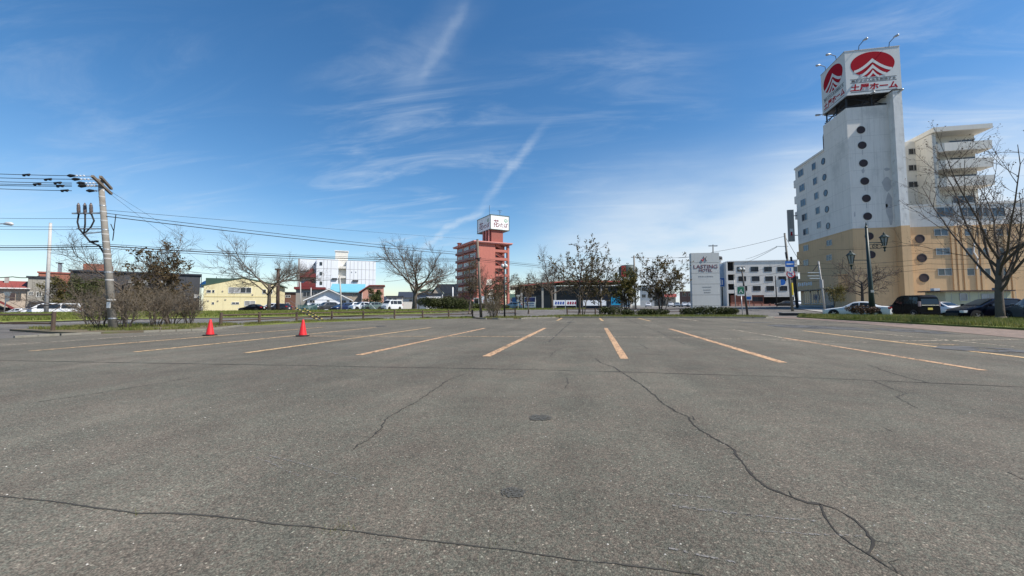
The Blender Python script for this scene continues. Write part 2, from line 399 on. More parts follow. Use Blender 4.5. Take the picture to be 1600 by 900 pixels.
def flat_poly(name, pts, z, mat, kind='structure', parent=None):
    b = MB(); b.add([(x, y, z) for x, y in pts], [tuple(range(len(pts)))])
    o = b.build(name, mat, parent)
    return tag(o, kind=kind) if kind else o
LOT = [(-22.3, -14), (17, -14), (14.6, 17), (16.5, 30), (17.3, 40.4), (-3, 40.4), (-9, 40.0), (-12, 38.2), (-20.8, 28.5), (-21.3, 22), (-19, 18.0), (-21.8, 14.2), (-22.3, 12)]
lot = flat_poly('parking_lot', LOT, 0.0, ASPH)

def strip(pts, w, z):
    """flat ribbon through world points; w may be a list"""
    b = MB(); n = len(pts); w = w if isinstance(w, (list, tuple)) else [w] * n
    for i, p in enumerate(pts):
        a, c = Vector(pts[max(i - 1, 0)]), Vector(pts[min(i + 1, n - 1)]); d = (c - a); d.z = 0; d = d.normalized() if d.length > 1e-9 else Vector((1, 0, 0))
        q = Vector((-d.y, d.x, 0)); P = Vector(p)
        zz_ = z if not callable(z) else z(P.x, P.y)
        l, r = P + q * (w[i] / 2), P - q * (w[i] / 2); b.v += [(l.x, l.y, zz_), (r.x, r.y, zz_)]
    b.f = [(2 * i, 2 * i + 1, 2 * i + 3, 2 * i + 2) for i in range(n - 1)]
    return b
def ragged(px, step, amp, rng):
    P = [gp(u, v) for u, v in px]; out = []
    for a, c in zip(P[:-1], P[1:]):
        n = max(2, int((c - a).length / step)); d = (c - a).normalized(); q = Vector((-d.y, d.x, 0))
        drift = 0.0
        for i in range(n):
            drift = drift * .88 + rng.gauss(0, amp * .8); e = min(1, i / 5, (n - i) / 5)
            out.append(a.lerp(c, i / n) + q * (drift * e + rng.gauss(0, amp * .3)))
    out.append(P[-1]); return out

def line(x0, y0, x1, y1, w, mat, name='parking_line'):
    n = max(2, int(math.hypot(x1 - x0, y1 - y0) / 1.5)); rng = random.Random(int(x0 * 50 + y0 * 7))
    pts = [(x0 + (x1 - x0) * i / n, y0 + (y1 - y0) * i / n, 0) for i in range(n + 1)]
    return strip(pts, [w * rng.uniform(0.88, 1.08) for _ in pts], 0.005).build(name, mat, lot, fixn=False)
SP, X0 = 3.17, 0.70
for k, ya, yb, m in ((0, 9.6, 22.2, ORANGE), (-1, 9.5, 21.9, ORANGE), (1, 9.5, 22.0, ORANGE), (-2, 9.25, 21.3, ORANGE), (-3, 9.2, 21.5, YELLOW), (-4, 8.9, 21.3, YELLOW), (-5, 8.6, 21.0, YELLOW), (-6, 8.8, 17.0, PALE)):
    line(X0 + SP * k, ya, X0 + SP * k, yb, 0.19, m)
line(6.95, 9.0, 6.8, 16.6, 0.15, ORANGE); line(6.8, 16.6, 6.7, 22, 0.12, PALE)
line(9.45, 6.0, 9.55, 21.2, 0.19, YELLOW)
line(-11.3, 14.75, -3, 15.75, 0.13, YELLOW); line(-3, 15.75, 3.4, 16.3, 0.13, PALE); line(3.4, 16.2, 8.6, 15.0, 0.13, PALE); line(9.6, 15.6, 14.2, 17.0, 0.13, PALE); line(9.6, 14.8, 10.6, 14.5, 0.16, YELLOW)
for k, m in ((-1, YELLOW), (0, YELLOW), (1, YELLOW), (2, PALE), (3, PALE), (4, PALE)):
    line(X0 + .1 + SP * 1.11 * k, 32.6, X0 + SP * 1.11 * k, 39.6, 0.2, m)
line(11.7, 9.0, 11.6, 24.5, 0.12, PALE, 'edge_line')

rng = random.Random(5)
CR = [
 ([(930, 560), (938, 567), (960, 574), (985, 590), (1010, 607), (1035, 630), (1055, 643), (1077, 652), (1082, 662), (1105, 678), (1125, 690), (1148, 704), (1152, 714), (1172, 738), (1200, 763), (1235, 776), (1262, 786), (1282, 788)], .017, .012, CRACK),
 ([(1282, 788), (1310, 797), (1335, 812), (1352, 828), (1365, 845), (1362, 858), (1356, 866)], .011, .006, CRACK),
 ([(1282, 788), (1288, 805), (1305, 830), (1330, 850), (1356, 866), (1385, 885), (1412, 900), (1450, 930)], .011, .006, CRACK),
 ([(1233, 768), (1238, 777)], .005, .004, CRACK), ([(1082, 650), (1086, 657), (1082, 655)], .008, .006, CRACK),
 ([(725, 585), (705, 592), (680, 608), (655, 625), (620, 645), (602, 656), (598, 668), (575, 688), (552, 702)], .013, .014, CRACK),
 ([(-80, 561.5), (0, 563), (200, 567), (400, 570), (800, 577), (1000, 582), (1200, 588), (1400, 596), (1600, 605), (1700, 612)], .034, .010, CRACK),
 ([(-120, 764), (0, 776), (100, 786), (170, 796), (215, 803), (260, 802), (340, 807), (430, 819), (540, 829), (640, 842), (800, 860), (900, 876), (1000, 886), (1090, 898), (1150, 912)], .010, .004, SEAM),
 ([(1365, 595), (1400, 610), (1418, 615), (1400, 620), (1435, 638)], .012, .012, SEAM), ([(1355, 570), (1400, 585), (1450, 598)], .014, .015, SEAM),
 ([(885, 590), (888, 600), (882, 607)], .012, .01, SEAM), ([(883, 543), (868, 548), (858, 558)], .015, .02, SEAM), ([(916, 556), (934, 560)], .012, .02, SEAM),
 ([(897, 497.5), (890, 505), (858, 534)], .05, .012, SEAM), ([(978, 498), (1030, 519), (1070, 538)], .035, .02, SEAM), ([(1000, 538), (1012, 545)], .02, .02, SEAM),
 ([(60, 628), (200, 607), (300, 590)], .014, .012, SEAM), ([(1380, 668), (1395, 675)], .006, .003, SEAM), ([(1575, 738), (1600, 750)], .006, .003, CRACK),
]
for px, w, amp, m in CR:
    pts = ragged(px, 0.022 if w < .02 else 0.12, amp * .55, rng)
    ww = []; k = 1.0
    for _ in pts: k = k * .6 + .4 * rng.choice((.2, .5, .9, 1.3, 2.1)); ww.append(w * k)
    ck = strip(pts, ww, 0.003)
    if m is CRACK and w < .03:
        for p in pts[3:-3]:
            if rng.random() < .045:
                a_ = rng.uniform(0, 6.28); q_ = [p]
                for _ in range(rng.randint(2, 4)): a_ += rng.gauss(0, .5); q_.append(q_[-1] + Vector((math.cos(a_), math.sin(a_), 0)) * rng.uniform(.02, .05))
                s2 = strip(q_, [w * .45] + [w * .28] * (len(q_) - 2) + [.001], 0.0028); ck.add(s2.v, s2.f)
    ck.build('crack', m, lot, fixn=False)

def spots(name, mat, z, items, n=20):
    for u, v, rx, ry in items:
        z += .0011
        c = gp(u, v); b = MB(); r = random.Random(int(u))
        b.v = [(c.x, c.y, z)] + [(c.x + math.cos(a) * rx * r.uniform(.8, 1.15), c.y + math.sin(a) * ry * r.uniform(.8, 1.15), z) for a in [2 * math.pi * i / n for i in range(n)]]
        b.f = [(0, 1 + i, 1 + (i + 1) % n) for i in range(n)]
        b.build(name, mat, lot, fixn=False)
STAIN = paint('oil_stain', (0.086, 0.083, 0.070), 0.47, 60)
PATCHM = paint('dark_patch', (0.092, 0.091, 0.087), 0.45, 1.2)  # darker colour for irregular patches with ragged gaps
SCUFF = paint('pale_scuff', (0.21, 0.20, 0.185), 0.52, 40)
spots('oil_stain', STAIN, 0.004, [(803, 770, .085, .08), (803, 770, .06, .055), (845, 653, .13, .12), (845, 653, .09, .08)])
spots('dark_patch', PATCHM, 0.0062, [(1300, 512, 1.3, 2.6), (1420, 517, .9, 2.2), (1245, 510, 1.2, 2.4), (1530, 546, .9, .8), (1180, 504, 1.1, .5)])
for a, b_ in (((1040, 772), (1110, 778)), ((1050, 790), (1180, 806)), ((1060, 793), (1275, 815)), ((1045, 857), (1150, 880)), ((1180, 830), (1350, 838)), ((420, 712), (560, 750)), ((400, 715), (470, 745))):
    strip(ragged([a, b_], .06, .006, rng), .016, 0.0035).build('scuff_mark', SCUFF, lot, fixn=False)

IRON = M('cast_iron', (0.055, 0.055, 0.055), 0.6, 0.3, 8, 0.5, 60, 0.6)
for u, v, r in ((596, 510, .33), (892, 503.5, .3)):
    c = gp(u, v); mh = thing('manhole_cover', 'dark round manhole cover set in the asphalt ' + ('behind the right traffic cone' if u < 700 else 'near the far kerb beside a paving seam'), 'manhole cover', (c.x, c.y, 0.004))
    MB().lathe([(r + .06, 0), (r + .06, .008), (r + .015, .008)], 28).build('rim', CONC, mh)
    MB().lathe([(r, 0), (r, .012), (r * .9, .014), (r * .6, .014)], 28).build('lid', IRON, mh)

# loose chips of stone on the near asphalt
def scatter(name, mat, pts, fn, kind='stuff'):
    b = MB()
    for p in pts: fn(b, p)
    return tag(b.build(name, mat, fixn=False), kind=kind)
rs = random.Random(9)
def chip(b, p):
    s = rs.uniform(.003, .0075); a = rs.uniform(0, 6.3)
    vs = [(p[0] + math.cos(a + t) * s * rs.uniform(.7, 1.3), p[1] + math.sin(a + t) * s, .0) for t in (0, 1.5, 3, 4.6)] + [(p[0], p[1], s * .7)]
    b.add(vs, [(0, 1, 4), (1, 2, 4), (2, 3, 4), (3, 0, 4)])
chips = scatter('stone_chips', M('chip_stone', (0.42, 0.40, 0.36), .8, .3, 90), [(rs.uniform(-5, 5), 0.9 + 7 * rs.random() ** 1.5) for _ in range(420)], chip)
tag(chips, 'small pale stone chips lying loose on the near asphalt', 'gravel')

# kerbs of single stones
def kerb(name, pts, seg, w=0.15, h=0.13, gap=0.012, seed=1, miss=0.0):
    r = random.Random(seed); root = bpy.data.objects.new(name, None); COL.objects.link(root); tag(root, kind='structure')
    for a, c in zip(pts[:-1], pts[1:]):
        a, c = Vector((*a, 0)), Vector((*c, 0)); L = (c - a).length; n = max(1, round(L / seg)); d = (c - a) / L
        for i in range(n):
            if r.random() < miss: continue
            p, q = a + d * (L * i / n + gap), a + d * (L * (i + 1) / n - gap); j = Vector((r.gauss(0, .012), r.gauss(0, .012), 0))
            hh = h * r.uniform(.9, 1.06)
            MB().bar((p + j).to_tuple()[:2] + (hh / 2 - .02,), (q + j).to_tuple()[:2] + (hh / 2 - .02 + r.gauss(0, .006),), w, hh + .04).build('kerb_stone', CONC, root, bevel=0.012)
    return root
K1 = [(-22.4, 12.2), (-22.0, 14.1), (-20.6, 15.6), (-19.2, 17.5), (-19.6, 18.8), (-21.2, 21.8)]
kerb('kerb_left_bed', K1, 0.6, 0.16, 0.085, seed=2, miss=0.14)
K2 = [(-9.8, 35.6), (-8.0, 35.0), (-6.2, 35.8), (-5.9, 37.4), (-3.1, 40.3)]
kerb('kerb_middle_bed', K2, 0.6, 0.15, 0.12, seed=3, miss=0.1)
K3 = [(-3.1, 40.5), (15.2, 40.5), (16.3, 41.6), (16.2, 43.0)]
kerb('kerb_far_edge', K3, 1.0, 0.16, 0.13, seed=4)

def bed(name, pts, z, mat, edge=0.0):
    b = MB(); b.prism(pts, -0.05, z); return tag(b.build(name, mat), kind='structure')
bed('planting_bed_left', [(-22.3, 14.2), (-20.8, 15.7), (-19.35, 17.55), (-19.75, 18.75), (-21.3, 21.9), (-24, 22.6), (-29.5, 20), (-29.5, 15.9), (-24.5, 14.6)], 0.075, SOIL)
bed('planting_bed_middle', [(-9.8, 35.75), (-8.0, 35.15), (-6.3, 35.9), (-6.05, 37.4), (-3.2, 40.45), (-6, 41.5), (-10.5, 40), (-11.3, 38.3)], 0.08, SOIL)
bed('planting_bed_far', [(-5.5, 41.4), (-3.1, 40.58), (15.1, 40.58), (16.15, 41.6), (16, 43.4), (13, 46), (-2, 45.5)], 0.10, TURF)
RSTRIP = [(19.2, -3), (19.4, 23), (18.9, 42.6), (20.2, 46), (24, 46.5), (26.5, 43), (28.2, 36), (29.6, 25), (30.5, -3)]
flat_poly('paved_strip', [(16.4, -3), (14.7, 17.2), (16.6, 30), (17.35, 40.2), (16.4, 41.7), (16.4, 45), (20, 46.2), (18.9, 42.7), (19.3, 23), (19.2, -3)], 0.004, PAVER)
bed('grass_strip', RSTRIP, 0.10, TURF)
# stone edging that lies along the grass
edg = tag(bpy.data.objects.new('grass_edging', None), kind='structure'); COL.objects.link(edg)
for i in range(22):
    y0 = 14 + i * 1.35
    MB().bar((21.2 + rs.gauss(0, .05), y0, .12), (21.2 + rs.gauss(0, .05), y0 + 1.25, .12 + rs.gauss(0, .02)), .14, .12).build('edging_stone', CONC, edg, bevel=.015)

# verge under the fence
FENCE = [(-21.8, 20.8), (-21.7, 23.6), (-21.5, 26.9), (-20.5, 29.6), (-19.1, 31.9), (-17.4, 34.2), (-15.5, 36.0), (-13.6, 37.9), (-11.8, 39.8)]
vg = [(x - .9, y + .8) for x, y in FENCE] + [(x + .75, y - .75) for x, y in reversed(FENCE)]
bed('fence_verge', vg, 0.05, TURF)

# lawn across the road: a low bank
EDGE = [(-110, 12), (-75, 18)] + [tuple(gp(u, v).xy) for u, v in ((0, 504), (100, 502), (200, 499), (300, 497.3), (400, 496.3), (500, 494.3), (600, 492), (700, 490), (800, 487.8), (930, 486.3))]
def lawn_z(t): return float(np.interp(t, [0, .01, .22, .5, 1], [0.0, .12, .38, .52, .45]))
def lawn_pt(e, t):
    x, y = e; r = math.hypot(x, y); k = 1 + 21 * t / r
    return (x * k, y * k, lawn_z(t))
ED = []
for a, c in zip(EDGE[:-1], EDGE[1:]):
    for i in range(8): ED.append((a[0] + (c[0] - a[0]) * i / 8, a[1] + (c[1] - a[1]) * i / 8))
def LT(e, t):
    p = lawn_pt(e, t); return Vector((p[0], p[1], .40))
b = MB(); TS = [0, .01, .1, .22, .4, .6, 1]
for e in ED:
    for t in TS: b.v.append(lawn_pt(e, t))
b.f = [(i * 7 + j, i * 7 + j + 1, (i + 1) * 7 + j + 1, (i + 1) * 7 + j) for i in range(len(ED) - 1) for j in range(6)]
tag(b.build('lawn', TURF, smooth=False), kind='structure')
kp = [(e[0] * .996, e[1] * .996, 0) for e in ED]
tag(strip(kp, .5, lambda x, y: Hz(x, y) + .06).build('lawn_kerb', CONC, fixn=False), kind='structure')

# grass blades, one mass per plot
def blades(name, pts, h, w, mat, seed, label, per=1):
    r = np.random.default_rng(seed); P = np.repeat(np.array(pts), per, axis=0); n = len(P)
    P[:, :2] += r.normal(0, .05, (n, 2)); a = r.uniform(0, 6.283, n); hh = h * r.uniform(.45, 1.25, n); lean = r.uniform(0, .55, n) * hh; la = r.uniform(0, 6.283, n)
    dx, dy = np.cos(a) * w / 2, np.sin(a) * w / 2
    V = np.zeros((n, 3, 3)); V[:, 0] = P + np.stack([dx, dy, 0 * dx], 1); V[:, 1] = P - np.stack([dx, dy, 0 * dx], 1)
    V[:, 2] = P + np.stack([np.cos(la) * lean, np.sin(la) * lean, hh], 1)
    me = bpy.data.meshes.new(name); me.vertices.add(3 * n); me.vertices.foreach_set('co', V.reshape(-1)); me.loops.add(3 * n); me.loops.foreach_set('vertex_index', np.arange(3 * n))
    me.polygons.add(n); me.polygons.foreach_set('loop_start', np.arange(0, 3 * n, 3)); me.polygons.foreach_set('loop_total', np.full(n, 3)); me.update(); me.materials.append(mat)
    o = bpy.data.objects.new(name, me); COL.objects.link(o); return tag(o, label, 'grass', kind='stuff')
def inside(x, y, poly):
    c = False; n = len(poly)
    for i in range(n):
        (x1, y1), (x2, y2) = poly[i], poly[i - 1]
        if (y1 > y) != (y2 > y) and x < (x2 - x1) * (y - y1) / (y2 - y1) + x1: c = not c
    return c
def fill(poly, n, z, seed, clump=None):
    r = random.Random(seed); xs = [p[0] for p in poly]; ys = [p[1] for p in poly]; out = []
    cl = [(r.uniform(min(xs), max(xs)), r.uniform(min(ys), max(ys))) for _ in range(clump)] if clump else None
    while len(out) < n:
        if cl: c = r.choice(cl); x, y = c[0] + r.gauss(0, .35), c[1] + r.gauss(0, .35)
        else: x, y = r.uniform(min(xs), max(xs)), r.uniform(min(ys), max(ys))
        if inside(x, y, poly): out.append((x, y, z))
    return out
RS = [(19.3, 10), (19.5, 23), (19.0, 42.4), (20.2, 45.8), (24, 46.3), (26.3, 43), (28, 36), (29.4, 25), (29.8, 10)]
blades('grass', fill(RS, 16000, .09, 1) + fill(RS, 9000, .09, 2, 160), .29, .035, BLADE, 1, 'bright green grass on the strip beside the right paving', 2)
blades('grass', fill([(-5.2, 41.3), (-3.1, 40.7), (15, 40.7), (16, 41.6), (15.8, 43.2), (13, 45.8), (-2, 45.3)], 7000, .09, 3), .2, .035, BLADE, 2, 'green grass under the trees along the far kerb', 2)
blades('grass', fill(vg, 3500, .04, 4, 120), .16, .03, BLADE, 3, 'short grass growing along the foot of the wooden fence', 2)
blades('grass', fill([(-20.9, 15.9), (-19.5, 17.6), (-21.4, 21.6), (-24, 22.3), (-29, 19.8), (-29, 16.3), (-24.5, 14.9)], 3800, .09, 5, 60), .15, .03, BLADE, 4, 'grass and weeds in the left planting bed under the shrubs', 2)
blades('grass', fill([(-9.6, 35.9), (-8.0, 35.3), (-6.4, 36), (-6.2, 37.4), (-3.4, 40.4), (-6, 41.3), (-10.3, 39.8)], 1600, .07, 6, 40), .18, .03, BLADE, 5, 'grass around the lamp post in the middle bed', 2)
lr = random.Random(3); LP = []
for _ in range(26000):
    i = lr.randrange(len(ED) - 1); f = lr.random(); t = lr.uniform(.01, .7)
    e = (ED[i][0] + (ED[i + 1][0] - ED[i][0]) * f, ED[i][1] + (ED[i + 1][1] - ED[i][1]) * f)
    if depth_of(*e) > 14: LP.append(lawn_pt(e, t))
blades('grass', LP, .22, .10, BLADE2, 6, 'mown grass on the low bank across the road', 2)
tuft = [gp(u + rs.gauss(0, 6), v + rs.gauss(0, 1.0)) for u, v, n in ((530, 829, 26), (1083, 896, 16), (215, 803, 6), (770, 858, 6)) for _ in range(n)]
blades('grass', [tuple(p) for p in tuft], .022, .003, leafmat('dry_grass', (.13, .11, .04), (.10, .13, .03), .2), 7, 'tiny tufts of grass sprouting from the front paving seam', 2)

# paint on the road beyond
def roadline(pts, w, name='road_line', m=None):
    n = []
    for a, c in zip(pts[:-1], pts[1:]):
        k = max(1, int(math.dist(a, c) / 2)); n += [(a[0] + (c[0] - a[0]) * i / k, a[1] + (c[1] - a[1]) * i / k, 0) for i in range(k)]
    n.append((*pts[-1], 0))
    return tag(strip(n, w, lambda x, y: Hz(x, y) - .008).build(name, m or WHITEP, fixn=False), kind='structure')
roadline([tuple(gp(u, v).xy) for u, v in ((0, 507), (200, 501.5), (400, 498.7), (500, 496.8), (600, 494.3), (700, 492))], .2)
for i in range(7):
    a = Vector((-46 + i * 6.2, 30 + i * 6.4, 0)); roadline([(a.x, a.y), (a.x + 3.2, a.y + 3.3)], .25)
roadline([(-34, 22), (-27, 30), (-17, 40.5), (-8, 50), (2, 60)], .16)
for i in range(9):          # zebra crossing by the hotel
    p = gp(1168 + i * 15, 486.5 - i * .12); q = gp(1176 + i * 15, 484.6 - i * .1)
    roadline([(p.x, p.y), (p.x + 1.5, p.y + 5.5)], .9, 'crossing_stripe')
pave = [(31, 62), (75, 62), (75, 76), (31, 76)]
b = MB(); b.v = [(x, y, Hz(x, y) + .05) for y in np.linspace(64, 90, 8) for x in (33.5, 80)]; b.f = [(2 * i, 2 * i + 1, 2 * i + 3, 2 * i + 2) for i in range(7)]
tag(b.build('hotel_forecourt', M('forecourt', (.30, .29, .27), .9, .2, .7), fixn=False), kind='structure')
# ---------------------------------------------------------------- trees, shrubs, hedges
BARK = M('bark_grey', (0.115, 0.096, 0.078), .95, .35, 5, .8, 25)
BARKD = M('bark_dark', (0.075, 0.06, 0.05), .95, .35, 5, .8, 25)
TWIG = M('twig_brown', (0.105, 0.082, 0.065), .95, .3, 3)
TWIGD = M('twig_dark', (0.085, 0.066, 0.052), .95, .3, 3)
TWIGS = M('twig_shrub', (0.18, 0.148, 0.11), .95, .35, 3)
LEAF_BR = leafmat('leaf_bronze', (0.07, 0.058, 0.025), (0.125, 0.082, 0.04), .35)
LEAF_DK = leafmat('leaf_dark', (0.062, 0.060, 0.024), (0.135, 0.095, 0.04), .35)
LEAF_OL = leafmat('leaf_olive', (0.075, 0.082, 0.018), (0.15, 0.115, 0.035), .35)
LEAF_YW = leafmat('leaf_yew', (0.022, 0.032, 0.010), (0.070, 0.078, 0.022), .1)
LEAF_GR = leafmat('leaf_green', (0.04, 0.055, 0.014), (0.085, 0.095, 0.025), .2)
BUD = leafmat('bud_dark', (0.06, 0.045, 0.03), (0.11, 0.075, 0.04), .1)

def norm(v): return v.normalized() if v.length > 1e-9 else Vector((0, 0, 1))
class Grow:
    """recursive branching: every limb is a tapering bent tube, every twig a thin one"""
    def __init__(s, seed, spec):
        s.r = random.Random(seed); s.spec = spec; s.trunk = MB(); s.br = MB(); s.tips = []
    def rv(s): return Vector((s.r.gauss(0, 1), s.r.gauss(0, 1), s.r.gauss(0, 1)))
    def limb(s, p, d, L, r0, lev):
        sp = s.spec[lev]; n = sp.get('n', 5); pts = [p.copy()]; rad = [r0]; d = norm(d)
        tip = r0 * sp.get('taper', .35)
        for i in range(n):
            d = norm(d + s.rv() * sp.get('wig', .12) + Vector((0, 0, sp.get('up', .08))) + Vector(sp.get('bias', (0, 0, 0))))
            p = p + d * (L / n); pts.append(p.copy()); rad.append(r0 + (tip - r0) * ((i + 1) / n) ** .8)
        (s.trunk if lev == 0 else s.br).tube(pts, rad, sp.get('sides', 3), caps=lev == 0)
        if lev + 1 < len(s.spec):
            c = s.spec[lev + 1]; k = c['k'] if isinstance(c['k'], int) else s.r.randint(*c['k'])
            ph = s.r.uniform(0, 6.28)
            for j in range(k):
                f = c.get('from', .3) + (1 - c.get('from', .3)) * ((j + s.r.uniform(.2, .9)) / k)
                f = min(f, .999); x = f * n; i = int(x); q = pts[i].lerp(pts[i + 1], x - i); rr = rad[i] + (rad[i + 1] - rad[i]) * (x - i)
                ax = norm(pts[i + 1] - pts[i]); ph += 2.4 + s.r.uniform(-.5, .5)
                o = ax.orthogonal().normalized(); o = Matrix.Rotation(ph, 3, ax) @ o
                if lev >= 1 and sp.get('flat'): o.z *= sp['flat']; o = norm(o)
                an = math.radians(c.get('ang', 45) + s.r.gauss(0, c.get('angv', 9)))
                nd = ax * math.cos(an) + o * math.sin(an)
                ll = L * c.get('len', .6) * s.r.uniform(.7, 1.25) * (1 - c.get('short', .45) * f)
                s.limb(q, nd, ll, min(rr * .85, max(c.get('rmin', .008), r0 * c.get('rf', .5))), lev + 1)
        if lev >= len(s.spec) - s.spec[-1].get('tipl', 1): s.tips.append((pts[-1], d)); s.tips.append((pts[len(pts) // 2], d))
    def leaves(s, per, size, spread, cl=None, keep=1.0):
        b = MB()
        for p, d in s.tips:
            if s.r.random() > keep: continue
            for _ in range(per if isinstance(per, int) else s.r.randint(*per)):
                c = p + s.rv() * spread; u = norm(s.rv()); v = norm(u.cross(s.rv())); z = size * s.r.uniform(.5, 1.3)
                b.add([c - u * z * .5, c + v * z * .28, c + u * z * .5, c - v * z * .28], [(0, 1, 2, 3)])
        return b
def tree(name, label, base, seed, spec, h, r0, bark, twig, leaf=None, lean=(0, 0), group=None, extra=None):
    t = thing(name, label, 'tree', base, 0, group)
    g = Grow(seed, spec); g.limb(Vector((0, 0, -.1)), Vector((lean[0], lean[1], 1)), h, r0, 0)
    g.trunk.lathe([(r0 * 1.9, -.15), (r0 * 1.35, .08), (r0 * 1.05, .4)], 9)
    if extra:
        for dx, dy, hh, rr in extra: g.limb(Vector((dx, dy, -.1)), Vector((dx * .35, dy * .35, 1)), hh, rr, 0)
    g.trunk.build('trunk', bark, t, smooth=True, fixn=False)
    g.br.build('branches', twig, t, smooth=True, fixn=False)
    if leaf:
        m, per, size, spread, keep = leaf
        g.leaves(per, size, spread, keep=keep).build('crown', m, t, fixn=False)
    return t

CHERRY = [dict(n=4, wig=.05, up=.1, sides=9, taper=.68), dict(k=7, n=7, wig=.13, up=.02, sides=6, ang=54, angv=9, len=1.85, short=.1, rf=.40, taper=.2, **{'from': .55}),
          dict(k=9, n=5, wig=.14, up=.07, sides=4, ang=40, len=.50, short=.4, rf=.36, taper=.3, **{'from': .2}),
          dict(k=9, n=4, wig=.16, up=.07, sides=3, ang=38, len=.52, short=.35, rf=.42, rmin=.022, taper=.5, **{'from': .12}),
          dict(k=6, n=3, wig=.16, up=.05, sides=3, ang=36, len=.6, short=.25, rf=.6, rmin=.015, taper=.6, **{'from': .1})]
def spec(base, **over):
    s = [dict(d) for d in base]
    for k, v in over.items(): i, key = k.split('_'); s[int(i[1:])][key] = v
    return s
tree('bare_tree', 'wide bare tree with dark limbs just behind the tall cable pole', on(192, 60), 11, spec(CHERRY, l1_ang=64, l1_len=2.1), 4.6, .34, BARKD, TWIG)
tree('bare_tree', 'bare spreading tree in front of the yellow house', LT((-45, 50.5), .18), 23, spec(CHERRY, l0_bias=(-.02, 0, 0), l1_ang=56, l1_len=1.8), 4.3, .30, BARK, TWIG, lean=(.05, 0))
tree('bare_tree', 'bare vase-shaped tree with thick trunk right of the white block', LT((-28.8, 63.5), .21), 31, spec(CHERRY, l1_ang=47, l1_len=1.85, l1_k=9), 4.6, .46, BARK, TWIG)
tree('bare_tree', 'bare tree with low spreading limbs in front of the red tower', LT((-19.5, 74.5), .18), 47, spec(CHERRY, l1_ang=58, l1_len=1.75), 4.2, .34, BARK, TWIG)
tree('bare_tree', 'bare tree with forked trunk before the dark low shop', LT((-8, 84.5), .21), 53, spec(CHERRY, l1_ang=48, l1_len=1.8), 4.6, .40, BARKD, TWIGD)

MAG = [dict(n=6, wig=.07, up=.12, sides=6, taper=.25), dict(k=(8, 10), n=5, wig=.14, up=.13, sides=4, ang=44, len=.55, short=.5, rf=.45, taper=.4, **{'from': .22}),
       dict(k=6, n=4, wig=.18, up=.1, sides=3, ang=42, len=.45, short=.3, rf=.5, rmin=.012, taper=.5, **{'from': .25}),
       dict(k=4, n=2, wig=.2, up=.08, sides=3, ang=40, len=.45, short=.3, rf=.6, rmin=.009, taper=.6, **{'from': .3})]
def stems(seed, n, sp, h, r):
    q = random.Random(seed); return [(q.uniform(-sp, sp), q.uniform(-sp, sp), h * q.uniform(.6, .95), r * q.uniform(.6, .95)) for _ in range(n)]
tree('ornamental_tree', 'bronze-leaved tree behind the bare shrubs on the left', on(262, 30), 61, spec(MAG, l1_ang=56, l1_len=.62), 4.9, .10, BARKD, TWIGD, (LEAF_BR, (1, 3), .20, .10, .8), extra=stems(1, 3, .5, 4.6, .08))
tree('ornamental_tree', 'tall airy tree with dark leaf clusters, leftmost of the row along the far kerb', on(905, 44), 62, spec(MAG, l1_ang=54, l1_len=.8), 6.4, .16, BARKD, TWIGD, (LEAF_DK, (3, 6), .20, .075, .55), extra=stems(2, 2, .5, 6.5, .11))
tree('ornamental_tree', 'slim dark-leaved tree just right of the tallest kerb tree', on(940, 46), 63, spec(MAG, l1_ang=54, l1_len=.78), 5.4, .14, BARKD, TWIGD, (LEAF_DK, (3, 6), .20, .075, .6), extra=stems(3, 1, .4, 4.8, .10))
tree('ornamental_tree', 'olive-leaved low multi-stem tree in the middle of the kerb row', on(984, 47), 64, spec(MAG, l1_ang=44), 4.7, .10, BARKD, TWIGD, (LEAF_OL, (3, 6), .19, .08, .6), extra=stems(4, 4, .5, 4.8, .09))
tree('ornamental_tree', 'dark-leaved multi-stem tree nearest the grey sign pillar', on(1031, 47), 65, spec(MAG, l1_ang=54, l1_len=.72), 5.5, .12, BARKD, TWIGD, (LEAF_DK, (3, 6), .20, .075, .55), extra=stems(5, 4, .55, 5.6, .10))
tree('ornamental_tree', 'brown-leaved tree beside the wooden pole in front of the red tower', on(733, 58), 66, MAG, 6.2, .15, BARK, TWIGD, (LEAF_BR, (2, 4), .20, .22, .6), extra=stems(6, 1, .4, 5.4, .1))
tree('ornamental_tree', 'low wide tree with bronze leaves above the middle bed shrub', on(776, 41), 67, spec(MAG, l1_ang=62, l0_taper=.5), 3.4, .11, BARK, TWIG, (LEAF_BR, (2, 4), .17, .2, .5), extra=stems(7, 2, .5, 3.4, .09))
tree('ornamental_tree', 'bronze-leaved tree right of the grey lamp post in the middle bed', on(826, 60), 68, spec(MAG, l1_ang=64), 4.8, .12, BARK, TWIG, (LEAF_BR, (3, 5), .19, .22, .75))
tree('young_tree', 'thin young tree with olive leaves beside the white saloon', on(1302, 43), 69, spec(MAG, l1_ang=55, **{'l1_from': .55}), 2.6, .05, BARKD, TWIGD, (LEAF_OL, (3, 5), .15, .16, .8))
TOPI = [dict(n=4, wig=.05, up=.1, sides=7, taper=.7), dict(k=10, n=5, wig=.15, up=.05, sides=4, ang=62, len=.85, short=.1, rf=.4, taper=.4, **{'from': .55}),
        dict(k=8, n=4, wig=.22, up=.1, sides=3, ang=48, len=.5, short=.3, rf=.5, rmin=.02, taper=.6, **{'from': .2}), dict(k=7, n=3, wig=.25, up=.1, sides=3, ang=50, len=.45, short=.2, rf=.6, rmin=.014, taper=.6, **{'from': .2})]
tree('pruned_tree', 'pruned bare tree with dense rounded crown behind the green lamp post', on(1347, 52), 70, TOPI, 4.2, .19, BARKD, TWIG, (BUD, 2, .09, .05, .7))
